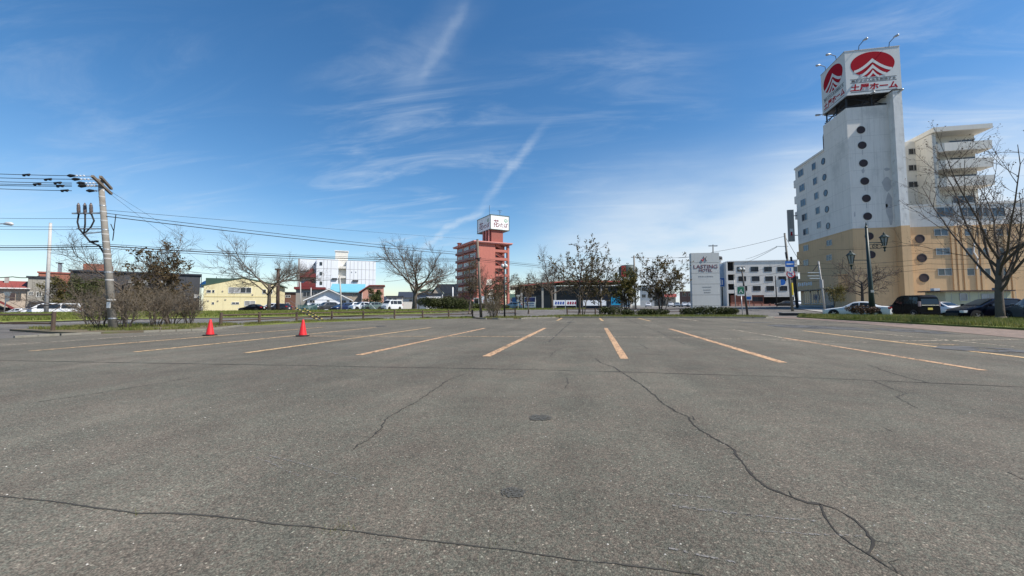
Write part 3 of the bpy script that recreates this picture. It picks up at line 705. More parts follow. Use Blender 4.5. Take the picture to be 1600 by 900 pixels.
BIG = [dict(n=5, wig=.03, up=.1, sides=10, taper=.62), dict(k=12, n=8, wig=.09, up=.13, sides=6, ang=50, angv=10, len=2.05, short=.05, rf=.36, taper=.16, **{'from': .42}),
       dict(k=11, n=5, wig=.12, up=.10, sides=4, ang=44, len=.44, short=.5, rf=.28, rmin=.014, taper=.4, **{'from': .15}), dict(k=7, n=4, wig=.14, up=.08, sides=3, ang=42, len=.42, short=.3, rf=.5, rmin=.011, taper=.5, **{'from': .2}),
       dict(k=3, n=2, wig=.15, up=.06, sides=3, ang=42, len=.35, short=.3, rf=.6, rmin=.008, taper=.6, **{'from': .3})]
tree('bare_tree', 'big bare tree with buds standing on the grass strip at the right', on(1562, 26.6), 88, BIG, 4.5, .25, BARK, TWIGD, (BUD, 1, .10, .03, .45), lean=(.02, 0))

SHR = [dict(n=5, wig=.14, up=.1, sides=4, taper=.35), dict(k=7, n=4, wig=.18, up=.12, sides=3, ang=36, len=.55, short=.35, rf=.5, rmin=.008, taper=.5, **{'from': .2}),
       dict(k=5, n=3, wig=.2, up=.12, sides=3, ang=36, len=.5, short=.3, rf=.6, rmin=.0065, taper=.6, **{'from': .2}), dict(k=4, n=2, wig=.2, up=.1, sides=3, ang=36, len=.5, short=.2, rf=.7, rmin=.0055, taper=.7, **{'from': .2})]
def shrub(label, base, seed, h, n, spread, leaf=None, group='bare shrubs in the planting beds'):
    t = thing('bare_shrub', label, 'shrub', base, 0, group); g = Grow(seed, SHR); q = random.Random(seed)
    for i in range(n):
        a = 6.283 * i / n + q.uniform(-.3, .3); rr = q.uniform(.02, .22); o = q.uniform(.15, .6) * spread
        g.limb(Vector((math.cos(a) * rr, math.sin(a) * rr, -.05)), Vector((math.cos(a) * o, math.sin(a) * o, 1)), h * q.uniform(.75, 1.1), q.uniform(.018, .032), 0)
    g.trunk.build('stems', BARKD, t, smooth=True, fixn=False); g.br.build('twigs', TWIGS, t, smooth=True, fixn=False)
    g.leaves((1, 2), .05, .06, keep=.35).build('buds', leaf or LEAF_BR, t, fixn=False)
    return t
shrub('wide twiggy shrub at the foot of the tall cable pole', on(165, 21.8), 1, 1.95, 13, 1.1)
shrub('bare shrub just right of the tall cable pole', on(195, 21.2), 2, 1.9, 12, 1.0)
shrub('bare shrub between pole and cone, second from the right', on(246, 23.5), 3, 1.9, 12, 1.0)
shrub('dense bare shrub with dark stems, third from the left', on(270, 24.5), 4, 2.0, 12, .9)
shrub('rightmost bare shrub of the left bed, beside the left traffic cone', on(298, 25), 5, 1.8, 11, .9)
shrub('leftmost bare shrub in front of the evergreen', on(142, 24), 6, 1.7, 10, .9)
shrub('round twiggy shrub between wooden pole and grey lamp post', on(770, 39.2), 7, 1.9, 13, 1.0, LEAF_OL)

def hedge(name, label, base, size, n, leaf, mat, seed, rz=0.0, lumps=5, core=None, group=None):
    """clipped bush: leaf faces crowded through the outer volume of a few merged lobes around woody stems"""
    t = thing(name, label, 'bush', base, rz, group); q = random.Random(seed); b = MB(); sx, sy, sz = size
    lob = [(q.uniform(-.45, .45) * sx, q.uniform(-.4, .4) * sy, q.uniform(.3, .55) * sz, q.uniform(.40, .62)) for _ in range(lumps)] + [(0, 0, .35 * sz, .9)]
    for _ in range(n):
        lx, ly, lz, k = q.choice(lob) if q.random() < .7 else lob[-1]
        d = norm(Vector((q.gauss(0, 1), q.gauss(0, 1), q.gauss(.25, 1)))); rr = (q.random() ** .35) * k * q.uniform(.88, 1.06)
        c = Vector((lx + d.x * rr * sx / 2 * 1.05, ly + d.y * rr * sy / 2 * 1.05, max(.02, lz + d.z * rr * sz * .62)))
        u = norm(d * .6 + Vector((q.gauss(0, 1), q.gauss(0, 1), q.gauss(0, 1)))); v = norm(u.cross(Vector((q.gauss(0, 1), q.gauss(0, 1), q.gauss(0, 1))))); z = leaf * q.uniform(.5, 1.3)
        b.add([c - u * z * .5, c + v * z * .3, c + u * z * .5, c - v * z * .3], [(0, 1, 2, 3)])
    b.build('foliage', mat, t, fixn=False)
    st = MB()
    for i in range(7):
        a = q.uniform(0, 6.28); e = Vector((math.cos(a) * sx * .3, math.sin(a) * sy * .3, sz * .6)); st.tube([Vector((0, 0, -.05)), e * .5 + Vector((0, 0, .05 * sz)), e], [.05, .035, .015], 4)
    st.build('stems', BARKD, t, fixn=False)
    return t
hedge('clipped_hedge', 'large rounded dark green hedge on the far lawn', LT((-24.3, 68), .24), (9.6, 4.5, 2.9), 16000, .22, LEAF_YW, 1, YAW, 7)
hedge('clipped_hedge', 'low dark hedge stretching right of the large rounded one', LT((-20.5, 74), .39), (7.5, 2.5, 1.5), 5000, .22, LEAF_GR, 2, YAW, 5)
hedge('clipped_hedge', 'small dark hedge at the foot of the red tower', LT((-17.2, 78), .37), (3.4, 2, 1.3), 2500, .2, LEAF_GR, 3, YAW, 4)
for i, (u, d, w, h, lab) in enumerate(((955, 42.6, 2.4, 1.15, 'dark clipped bush left of the kerb row, tallest of the low bushes'), (982, 42.2, 1.5, .8, 'low dark bush between two kerb trees'), (1008, 42.5, 1.9, .85, 'low dark bush under the olive-leaved tree'), (1032, 42.4, 1.7, .8, 'low dark bush left of the gap before the sign pillar'),
     (1078, 42.6, 1.8, .95, 'leftmost dark bush under the grey sign pillar'), (1101, 42.2, 2.3, 1.2, 'biggest dark bush in front of the sign pillar'), (1122, 42.4, 1.9, 1.05, 'dark bush under the right edge of the sign pillar'), (1140, 42.6, 1.5, .95, 'rightmost dark bush beside the grey sign pillar'))):
    p = on(u, d); hedge('clipped_bush', lab, (p.x, p.y, .09), (w, 1.6, h), 1900, .15, LEAF_YW, 20 + i, 0, 5, group='dark bushes along the far kerb')
p = on(1345, 36.0); sb = hedge('clipped_bush', 'reddish brown shrub in front of the white saloon', (p.x, p.y, .42), (2.0, 1.4, .85), 1900, .13, leafmat('leaf_redbrown', (.05, .032, .018), (.10, .055, .035), .1), 40, 0, 5)
MB().tube([(0, 0, -.35), (.02, 0, .3)], [.09, .06], 6).build('trunk', BARKD, sb)
# evergreens behind the shrubs, far left
EV = [dict(n=5, wig=.06, up=.1, sides=6, taper=.3), dict(k=11, n=4, wig=.15, up=.02, sides=4, ang=62, len=.55, short=.4, rf=.4, taper=.4, **{'from': .12}), dict(k=7, n=3, wig=.2, up=.05, sides=3, ang=45, len=.5, short=.3, rf=.5, rmin=.015, taper=.5, **{'from': .2}), dict(k=4, n=2, wig=.2, up=.05, sides=3, ang=45, len=.5, short=.3, rf=.5, rmin=.012, taper=.5, **{'from': .2})]
tree('evergreen_tree', 'dark green bushy evergreen behind the white minibus', on(135, 72), 91, EV, 5.6, .16, BARKD, TWIGD, (LEAF_GR, (7, 11), .32, .25, 1), extra=stems(9, 2, .9, 4.0, .13))
tree('evergreen_tree', 'olive-brown bushy tree left of the dark evergreen', on(98, 76), 92, EV, 5.6, .15, BARKD, TWIGD, (LEAF_OL, (6, 10), .32, .25, 1), extra=stems(10, 2, .9, 3.6, .12))
tree('evergreen_tree', 'brown-green bushy tree behind the left shrubs', on(212, 54), 93, EV, 3.2, .12, BARKD, TWIGD, (LEAF_BR, (5, 8), .28, .2, .95), extra=stems(12, 2, 1.2, 3.0, .1))
tree('evergreen_tree', 'dark conifer in front of the pink house', on(587, 84), 94, EV, 3.6, .15, BARKD, TWIGD, (LEAF_GR, (4, 7), .3, .2, .9))
# ---------------------------------------------------------------- buildings
GLASS = glassmat('window_glass', (0.035, 0.042, 0.05)); GLASSB = glassmat('window_glass_blue', (0.075, 0.10, 0.125))
GLASSC = glassmat('curtained_glass', (0.30, 0.30, 0.29), 0.2)
ALU = M('aluminium_frame', (0.42, 0.42, 0.41), .5, .1, 4, metal=.3); ALUD = M('dark_frame', (0.06, 0.06, 0.06), .5, .1, 4); ALUW = M('white_frame', (0.70, 0.70, 0.68), .6, .1, 4)
WHITE = M('white_render', (0.73, 0.695, 0.635), .85, .08, .35, .15, 20, streak=.22, dirt_shade=(.40, .40, .37, .5), dscale=.25)
WHITEB = M('white_panel', (0.74, 0.77, 0.80), .75, .06, .4, streak=.16)
CREAM = M('cream_render', (0.67, 0.645, 0.58), .85, .09, .35, .3, 14, streak=.18)
OCHRE = M('ochre_render', (0.63, 0.425, 0.235), .88, .10, .4, .15, 20, streak=.28, dirt_shade=(.46, .31, .18, .5), dscale=.3)
BROWNR = M('brown_disc', (0.042, 0.028, 0.03), .7, .25, 4)
REDW = M('red_render', (0.43, 0.15, 0.115), .85, .10, .5, .3, 16, streak=.2); PINK = M('pink_fascia', (0.62, 0.27, 0.23), .8, .12, .8)
REDD = M('red_dark', (0.30, 0.10, 0.08), .85, .1, .8); MAROON = M('maroon_metal', (0.16, 0.025, 0.025), .6, .15, 1)
YELL = M('yellow_siding', (0.73, 0.645, 0.38), .8, .08, .5, streak=.2, dirt_shade=(.45, .38, .2, .5), dscale=.5); GREENR = M('green_roof', (0.045, 0.085, 0.06), .6, .2, 1)
DARKW = M('dark_cladding', (0.045, 0.048, 0.055), .7, .2, .6); DARKR = M('dark_roof', (0.035, 0.042, 0.055), .5, .2, 1)
GREYW = M('grey_cladding', (0.27, 0.255, 0.22), .85, .15, .6, streak=.2); BLUEGR = M('bluegrey_cladding', (0.17, 0.20, 0.23), .7, .1, .8)
REDROOF = M('red_roof', (0.25, 0.06, 0.045), .6, .25, 1.5); SALMON = M('salmon_wall', (0.52, 0.27, 0.20), .85, .1, .6); BEIGE = M('beige_wall', (0.40, 0.34, 0.27), .85, .12, .6, streak=.15)
BRICKR = M('brick_wall', (0.30, 0.115, 0.075), .85, .2, 1.5); CYANR = M('cyan_roof', (0.16, 0.42, 0.50), .5, .12, 1); TARP = M('blue_tarp', (0.05, 0.27, 0.72), .5, .15, 2)
STEELD = M('dark_steel', (0.035, 0.035, 0.038), .6, .2, 3, metal=.4); STEELG = M('galvanised_steel', (0.42, 0.43, 0.43), .45, .15, 5, metal=.7)
SHADE = M('painted_shade', (0.02, 0.02, 0.022), .9, .3, 1); CONCW = M('concrete_wall', (0.34, 0.33, 0.31), .9, .15, .6, streak=.25)  # near-black colour stands in for shade in recesses, entrance and under the stair
SIGNW = M('sign_white', (0.60, 0.62, 0.61), .85, .05, .5, streak=.10, spec=.2); SIGNR = M('sign_red', (0.34, 0.010, 0.022), .9, .08, 1, spec=.1); INKD = M('ink_dark', (0.06, 0.06, 0.065), .6, .1, 2)

_wcache = {}
def window(parent, x, z, w, h, y=0.0, frame=None, glass=None, split=2, rz=0.0, name='window', sill=False):
    """framed window facing -y: frame stands 5 cm proud, panes sit inside it; x, z = left and bottom"""
    frame = frame or ALU; glass = glass or GLASS
    key = (round(w, 2), round(h, 2), split, frame.name, sill)
    t = min(.07, w * .08)
    if key not in _wcache:
        b = MB(); b.box(0, w, -.07, .03, 0, t).box(0, w, -.07, .03, h - t, h).box(0, t, -.07, .03, t, h - t).box(w - t, w, -.07, .03, t, h - t)
        for i in range(1, split): b.box(w * i / split - t / 2, w * i / split + t / 2, -.06, .03, t, h - t)
        if sill: b.box(-.06, w + .06, -.12, .03, -.07, -.002)
        o = b.build(name, frame, parent); _wcache[key] = (o.data, {})
    else:
        o = bpy.data.objects.new(name, _wcache[key][0]); COL.objects.link(o); o.parent = parent
    o.location = (x, y, z); o.rotation_euler = (0, 0, rz)
    pd = _wcache[key][1]
    for i in range(split):
        k = (i, glass.name)
        if k in pd: p = bpy.data.objects.new('pane', pd[k]); COL.objects.link(p); p.parent = o
        else:
            p = MB().box(w * i / split + t * .55, w * (i + 1) / split - t * .55, -.028, -.012, t * .9, h - t * .9).build('pane', glass, o); pd[k] = p.data
    return o
def pxwin(pl, root, u0, v0, u1, v1, y=0.0, **kw):
    a, b_, c, d = pl.rect(u0, v0, u1, v1, y); return window(root, a, c, b_ - a, d - c, y - .001, **kw)
def part(root, name, mat, *boxes, **kw):
    b = MB()
    for bx in boxes: b.box(*bx)
    return b.build(name, mat, root, **kw)
def gable(root, x0, x1, y0, y1, z0, zr, over, mat, thick=.18, axis='y', name='roof'):
    """gabled roof; axis y: ridge runs front to back"""
    b = MB()
    if axis == 'y':
        xm = (x0 + x1) / 2; s = (zr - z0) / (xm - x0); a, c = x0 - over, x1 + over; zl = z0 - over * s
        b.prism([(a, zl), (xm, zr), (c, zl), (c, zl + thick), (xm, zr + thick), (a, zl + thick)], y0 - over, y1 + over, 'xz')
    else:
        ym = (y0 + y1) / 2; s = (zr - z0) / (ym - y0); a, c = y0 - over, y1 + over; zl = z0 - over * s
        b.prism([(a, zl), (ym, zr), (c, zl), (c, zl + thick), (ym, zr + thick), (a, zl + thick)], x0 - over, x1 + over, 'yz')
    return b.build(name, mat, root)

# ===== the tall hotel tower on the right
T0 = Vector((40.5, 73.0, 0.75)); PT = Plane(T0, 0.0)
hotel = thing('hotel_tower', 'tall white and ochre hotel block with round windows under a rooftop sign', 'hotel', T0)
zs = PT.L(1334, 357)[1]; ztop = PT.L(1321, 169)[1]
side = Plane(T0, math.pi / 2)           # plane of the left flank: local x runs along +Y
def side_pt(u, v): return side.L(u, v)
yb = side_pt(1250, 440)[0]; yt = side_pt(1286, 200)[0]; zw = side_pt(1284, 238)[1]
part(hotel, 'tower_wall', WHITE, (0, 7.0, 0, yt, zs, ztop))
part(hotel, 'tower_wall', OCHRE, (-.003, 7.0, -.003, yt, -.5, zs))
part(hotel, 'wing_wall', WHITE, (0.02, 9, yt, yb, zs, zw)); part(hotel, 'wing_wall', OCHRE, (0.017, 9, yt, yb, -.5, zs))
part(hotel, 'parapet', WHITE, (-.12, 9, yt + .1, yb + .15, zw, zw + .35))
# pier on the right of the front, standing proud
xa, xb = PT.L(1393, 260)[0], PT.L(1416, 260, -1.2)[0]
ROUGHW = M('flaking_render', (0.70, 0.70, 0.67), .9, .16, .7, 1.0, 3.5, streak=.2, dirt_shade=(.42, .41, .38, .7), dscale=.8)
zp = PT.L(1405, 146)[1]
part(hotel, 'pier', ROUGHW, (xa, xb, -1.2, 3, zs, zp)); part(hotel, 'pier', OCHRE, (xa - .003, xb + .003, -1.203, 3, -.5, zs))
part(hotel, 'pier_cap', STEELD, (xa - .1, xb + .15, -1.3, 3.1, zp, zp + .15))
# flaked patches of render on the front
FLAKE = M('bare_render', (0.47, 0.455, 0.44), .9, .2, 1.2, .5, 8)
fr = random.Random(4)
for (u0, v0, u1, v1) in ((1380, 262, 1392, 267), (1346, 263, 1351, 271), (1378, 275, 1394, 300), (1384, 297, 1396, 352), (1334, 330, 1337, 340), (1383, 318, 1388, 325)):
    a, b_, c, d = PT.rect(u0, v0, u1, v1); n = 11; ctr = ((a + b_) / 2, (c + d) / 2)
    poly = [(ctr[0] + math.cos(t) * (b_ - a) / 2 * fr.uniform(.65, 1.1), ctr[1] + math.sin(t) * (d - c) / 2 * fr.uniform(.7, 1.1)) for t in [6.283 * i / n for i in range(n)]]
    MB().prism(poly, -.012, .01, 'xz').build('flaked_patch', FLAKE, hotel)
JOINT = M('joint_line', (.50, .48, .44), .9, .15, 2)
for i in range(11):
    zj = zs + (i + .35) * 2.75
    if zj < ztop - .5: part(hotel, 'panel_joint', JOINT, (.02, xa - .02, -.007, .005, zj, zj + .035)); part(hotel, 'panel_joint', JOINT, (-.007, .005, .05, (yb if zj < zw else yt) - .05, zj, zj + .035))
OJ = M('joint_line_ochre', (.47, .31, .17), .9, .15, 2)
for i in range(4): part(hotel, 'panel_joint', OJ, (.02, xa - .02, -.010, .005, zs - .2 - i * 2.9, zs - .16 - i * 2.9)); part(hotel, 'panel_joint', OJ, (-.010, .005, .05, yb - .05, zs - .2 - i * 2.9, zs - .16 - i * 2.9)); part(hotel, 'panel_joint', OJ, (xb + .1, 39, .59, .605, zs - 1.2 - i * 2.9, zs - 1.16 - i * 2.9))
_rw = {}
def round_window(root, x, z, r, y=0.0, rz=0.0, mat=None):
    for key in ('ring',):
        if (key, round(r, 2)) not in _rw:
            _rw[(key, round(r, 2))] = MB().lathe([(r, .04), (r, -.07), (r * .9, -.08), (r * .88, -.02)], 24, axis='y').build('round_window', ALUD).data
            bpy.data.objects.remove(bpy.data.objects['round_window'] if len(_rw) == 1 and 'round_window' in bpy.data.objects else [o for o in bpy.data.objects if o.data is _rw[(key, round(r, 2))]][0])
    o = bpy.data.objects.new('round_window', _rw[('ring', round(r, 2))]); COL.objects.link(o); o.parent = root; o.location = (x, y, z); o.rotation_euler = (0, 0, rz)
    k = ('pane', round(r, 2), (mat or BROWNR).name)
    if k not in _rw: p = MB().lathe([(r * .9, .02), (r * .9, -.045)], 24, axis='y').build('pane', mat or BROWNR, o); _rw[k] = p.data
    else: p = bpy.data.objects.new('pane', _rw[k]); COL.objects.link(p); p.parent = o
    return o
for u, v in ((1345, 203), (1347, 227), (1349, 255), (1351, 283), (1353.5, 310), (1355.5, 338), (1358, 369), (1361, 398)):
    x, z = PT.L(u, v); round_window(hotel, x, z, .60)
    if v < 345: part(hotel, 'rain_stain', FLAKE, (x - .05, x + .05, -.006, .01, z - 1.55, z - .72))
# left flank windows (face -X): local frame rotated by -90 degrees
def flank(u, v): y, z = side_pt(u, v); return y, z
for i, v in enumerate((252, 277, 301.5, 327, 353)):
    y, z = flank(1286.5 + i * 1.9, v); round_window(hotel, 0.0, z, .58, y, -math.pi / 2, GLASSB)
for i, (va, vb) in enumerate(((265, 276), (288, 299), (311, 322), (334, 345), (357, 367))):
    u = 1247.5 + i * 2.0
    for ua, ub, dv, sp in ((u, u + 7.5, 0, 2), (u + 21.5, u + 27, -10.5, 1)):
        y1, z1 = flank(ua, vb + dv)[0], flank((ua + ub) / 2, vb + dv)[1]; y0, z0 = flank(ub, va + dv)[0], flank((ua + ub) / 2, va + dv)[1]
        window(hotel, 0.0, min(z0, z1), y1 - y0, abs(z0 - z1), y1, ALU, GLASSB, sp, -math.pi / 2)
for i, (va, vb) in enumerate(((383, 392), (406, 415))):
    for ua, ub, dv in ((1256, 1263, 0), (1292, 1300, -8)):
        y1, z1 = flank(ua, vb + dv)[0], flank((ua + ub) / 2, vb + dv)[1]; y0, z0 = flank(ub, va + dv)[0], flank((ua + ub) / 2, va + dv)[1]
        window(hotel, 0.0, min(z0, z1), y1 - y0, abs(z0 - z1), y1, ALU, GLASSB, 2, -math.pi / 2)
y1, z1 = flank(1337, 425); 
# small protruding balconies seen at the far left edge
for v in (282, 308, 333, 397, 418): 
    y, z = flank(1246, v); part(hotel, 'balcony', WHITE if v < 350 else OCHRE, (-.02 + .3, 3, yb, yb + 1.4, z - 1.0, z + .5))
# ground floor: shop under an overhang on the left flank
ov = flank(1250, 452)[1]
part(hotel, 'overhang', OCHRE, (-1.3, -.006, 2.0, yb + .8, ov - .3, ov + 1.9)); part(hotel, 'overhang_soffit', BEIGE, (-1.25, -.008, 2.05, yb + .7, ov - .42, ov - .302))
b = MB()
for i in range(7): b.box(-1.36, -1.31, yb - 7.2 + i * .75, yb - 6.75 + i * .75, ov + .45 + .1 * (i % 2), ov + 1.15 - .08 * (i % 3))
b.build('sign_lettering', ALUW, hotel)
for i in range(3): window(hotel, -.01, .6, 2.2, 2.6, yb - 1.4 - i * 2.6, ALUW, GLASS, 3, -math.pi / 2)
part(hotel, 'door', M('door_glass_blue', (.10, .15, .19), .25, .2, 2), (-.12, -.01, 6.0, 8.2, -.2, 2.6)); part(hotel, 'plinth', CONCW, (-.9, -.02, yt, yb, -.3, .35))
# low right wing with ochre and white bands
zr = PT.L(1520, 318)[1]; zsr = PT.L(1480, 352)[1]; xr = 40.0
part(hotel, 'right_wing_wall', OCHRE, (xb, xr, .6, 14, -.5, zsr)); part(hotel, 'right_wing_wall', WHITE, (xb, xr, .603, 14, zsr, zr)); part(hotel, 'parapet', WHITE, (xb, xr + .1, .5, 14, zr, zr + .3))
for v in (373, 403, 434): x, z = PT.L(1437 + (v - 373) * .11, v, .6); round_window(hotel, x, z, .66, .6)
for v, a0 in ((363, 1459), (393, 1462), (425, 1465)):
    for ua, ub, sp in ((a0, a0 + 22, 2), (a0 + 45, a0 + 57, 1), (a0 + 65, a0 + 82, 2), (a0 + 98, a0 + 120, 2)):
        pxwin(PT, hotel, ua, v - 5.5, ub, v + 5.5, y=.6, glass=GLASSB, split=sp)
for ua, ub in ((1463, 1489), (1500, 1523), (1525, 1545), (1546, 1570)): pxwin(PT, hotel, ua, 324, ub, 339, y=.6, glass=GLASSB)
for u in (1489, 1497, 1506, 1525, 1533, 1572, 1580):
    x = PT.L(u, 400, .6)[0]; part(hotel, 'pilaster', OCHRE, (x - .18, x + .18, .45, .6, -.3, zsr - .1))
x, z = PT.L(1523, 400, .6); MB().tube([(x, .5, z + 2.2), (x - .2, .45, z + .6), (x + .25, .45, z - .4), (x, .45, z - 2)], .09, 6).build('duct', ALUW, hotel)
# balcony block above the right wing
xl, xbk = PT.L(1463, 260)[0], PT.L(1549, 260)[0]; z0b = zr; ztb = PT.L(1463, 206)[1]
sl = Plane(T0 + Vector((xl, 0, 0)), math.pi / 2); ybk = sl.L(1437, 300)[0]
part(hotel, 'balcony_block_wall', CREAM, (xl, xbk - .4, 1.9, ybk + 6, z0b, ztb)); part(hotel, 'flank_wall', CREAM, (xl - .25, xl + .25, 0.1, ybk, z0b, ztb - .2))
part(hotel, 'recessed_wall', CREAM, (xb - .6, xl, ybk, ybk + 6, z0b, PT.L(1427, 221, ybk)[1])); part(hotel, 'roof_slab', CREAM, (xl - .35, xbk + .15, -.5, ybk + 6, ztb - .15, ztb + .55))
for v in (237, 262.5, 288.5): pxwin(PT, hotel, 1419, v - 5, 1436, v + 4.5, y=ybk, split=2, glass=GLASS)
for i, (va, vb) in enumerate(((222, 235), (249, 263), (276, 291))):
    za, zb = PT.L(1500, vb, -.3)[1], PT.L(1500, va, -.3)[1]
    rail = MB(); P = [(xl - .1, 1.9), (xl - .05, .5), (xl + .25, -.05), (xl + .9, -.35), (xbk - .05, -.35), (xbk - .05, 1.9)]
    for p, q in zip(P[:-1], P[1:]): rail.bar((p[0], p[1], (za + zb) / 2), (q[0], q[1], (za + zb) / 2), .16, zb - za)
    rl = rail.build('balcony_rail', CREAM, hotel); MB().prism([(xl, 1.9), (xl + .05, .45), (xl + .35, -.05), (xl + .9, -.28), (xbk - .1, -.28), (xbk - .1, 1.9)], za + .02, za + .25).build('balcony_floor', CREAM, rl)
    window(hotel, xl + 3.2, za + .35, 3.3, 2.0, 1.9, ALU, GLASSB, 2); window(hotel, xl + .8, za + .4, .9, 1.9, 1.9, ALU, GLASSC, 1)
window(hotel, xl + 3.2, z0b + .1, 3.0, 1.6, 1.9, ALU, GLASSB, 2)
MB().tube([(.15, yt + .35, zw + .3), (.15, yt + .35, zw + 2.6), (.2, yt + .2, zw + 3.1), (.3, yt - .05, zw + 3.1)], .11, 8).build('vent_pipe', STEELD, hotel)
# vertical hanging sign at the left rear corner
hs_ = thing('hanging_sign', 'narrow grey vertical sign fixed to the left rear corner of the hotel', 'sign', T0 + Vector((-1.05, yb + .3, side_pt(1243, 353)[1])))
hh = side_pt(1243, 328)[1] - side_pt(1243, 378)[1]
part(hs_, 'board', CONCW, (-.55, .55, -.18, .18, -hh / 2, hh / 2)); part(hs_, 'bracket', STEELD, (.55, 1.2, -.06, .06, hh * .3, hh * .3 + .12), (.55, 1.2, -.06, .06, -hh * .3 - .12, -hh * .3))
part(hs_, 'lettering', ALUW, (-.3, .3, -.2, -.19, -hh * .28, -hh * .1)); part(hs_, 'lettering', SIGNR, (-.2, .15, -.215, -.205, -hh * .32, -hh * .2))

# ===== rooftop sign box
sgn = thing('rooftop_sign', 'big white rooftop box sign with red oval emblem and red Japanese lettering', 'sign', T0 + Vector((0, 0, ztop)))
PS = Plane(T0 + Vector((0, 0, ztop)), 0)
bx0, bx1 = -.15, PT.L(1407.5, 110, -.6)[0]; bz0, bz1 = PS.L(1326, 148.5, -.6)[1], PS.L(1321, 81, -.6)[1]; by0 = -.6; by1 = Plane(T0 + Vector((bx0, 0, 0)), math.pi / 2).L(1283.5, 140)[0]
part(sgn, 'sign_box', SIGNW, (bx0, bx1, by0, by1, bz0, bz1)); part(sgn, 'trim', ALU, (bx0 - .05, bx1 + .05, by0 - .05, by1 + .05, bz1, bz1 + .1)); part(sgn, 'trim', ALU, (bx0 - .05, bx1 + .05, by0 - .05, by1 + .05, bz0 - .1, bz0))
fr_ = MB()
for x in (bx0 + .3, (bx0 + bx1) / 2, bx1 - .5):
    for y in (by0 + .5, (by0 + by1) / 2, by1 - .6):
        if x < bx1 - .6 and y > -.2: fr_.bar((x, max(y, .15), 0), (x, max(y, .15), bz0), .16)
        fr_.bar((x, y, bz0 - .2), (x, y, bz0), .2)
for y in (.3, yt * .5, yt - .4): fr_.bar((.1, y, .05), (bx1 - .3, y, bz0 - .1), .1); fr_.bar((.1, y, bz0 - .1), (bx1 - 1, y, .05), .1); fr_.bar((.1, y, .3), (bx1 - .3, y, .3), .12)
for x in (.3, 3.5, 6.5): fr_.bar((x, .2, .05), (x, yt - .3, bz0 - .1), .1); fr_.bar((x, .2, bz0 - .1), (x, yt - .3, .05), .1); fr_.bar((x, .2, .6), (x, yt - .3, .6), .1)
fr_.build('steel_frame', STEELD, sgn)
part(sgn, 'underside', STEELD, (bx0 + .1, bx1 - .1, by0 + .1, by1 - .1, bz0 - .16, bz0 - .1))
def emblem(root, cx, cz, rx, rz_, loc, rot):
    e = bpy.data.objects.new('emblem', None); 
    b = MB(); n = 48; b.prism([(cx + rx * math.cos(6.2832 * i / n), cz + rz_ * math.sin(6.2832 * i / n)) for i in range(n)], -.02, 0, 'xz')
    o = b.build('emblem', SIGNR, root); o.location = loc; o.rotation_euler = (0, 0, rot)
    for ya, xe, ye, th in ((.46, .87, -.40, .27), (-.02, .60, -.76, .27), (-.46, .27, -.92, .24)):
        k = 10; top = [(xe * i / k, ye + (ya - ye) * (1 - i / k) ** 1.55) for i in range(k + 1)]
        w = [(x * .97, y - th * (1 - .25 * (i / k)) * (1.0 if i else 1.15)) for i, (x, y) in enumerate(top)]
        m = MB()
        for s in (1, -1):
            for i in range(k):
                q = [top[i], top[i + 1], w[i + 1], w[i]]
                vs = [(cx + s * x * rx, -.03, cz + y * rz_) for x, y in q]; m.add(vs, [(0, 1, 2, 3)])
        p = m.build('stripe', SIGNW, o, fixn=False)
    bpy.data.objects.remove(e)
    return o
bw, bh = bx1 - bx0, bz1 - bz0
def face_art(w, loc, rot):
    emblem(sgn, 0, bh * .655, w * .40, bh * .285, loc, rot)
    c, s = math.cos(rot), math.sin(rot); off = lambda dx, z, dy=-.005: (loc[0] + dx * c - dy * s, loc[1] + dx * s + dy * c, loc[2] + z)
    lettering('土屋ホーム', SIGNR, sgn, off(0, bh * .150), w * .86, bh * .165, rot, .12, .03)
    lettering('豊かさの人生を創造する', INKD, sgn, off(0, bh * .302), w * .80, bh * .05, rot, 0, .012)
    for z, t in ((.262, .005), (.342, .005), (.05, .006)):
        o = MB().box(-w * .42, w * .42, -.012, 0, bh * (z - t), bh * (z + t)).build('rule', INKD, sgn); o.location = off(0, 0, 0); o.rotation_euler = (0, 0, rot)
face_art(bw, ((bx0 + bx1) / 2, by0 - .003, bz0), 0)
face_art(by1 - by0, (bx0 - .003, (by0 + by1) / 2, bz0), -math.pi / 2)
def flood(x, y, z, dx, dy, up):
    L = 1.0
    a = MB().tube([(x, y, z), (x + dx * .1, y + dy * .1, z + up * .7), (x + dx * L, y + dy * L, z + up * 1.05)], .05, 6).build('floodlight_arm', STEELD, sgn)
    h = MB(); p = Vector((x + dx * L, y + dy * L, z + up * 1.05)); d = Vector((dx, dy, -.15 * up)).normalized()
    h.tube([p - d * .25, p + d * .05, p + d * .5, p + d * .6], [.07, .16, .18, .09], 10).build('floodlight', STEELG, a, smooth=True)
for x in (bx0 + 2.0, bx1 - 1.4): flood(x, by0, bz1, .25, -1.0, 1); 
for x in (bx0 + 2.8, bx1 - 1.0): flood(x, by0, bz0, .1, -.9, -.5)
for y in (1.6, by1 - 1.6): flood(bx0, y, bz1, -1.0, -.1, 1)
flood(bx0, by1 - 1, bz0, -1.0, .1, -.3); flood(bx1, 2, bz1 - .6, .6, 0, .4); flood(bx1, 3, bz0, .8, 0, -.6)

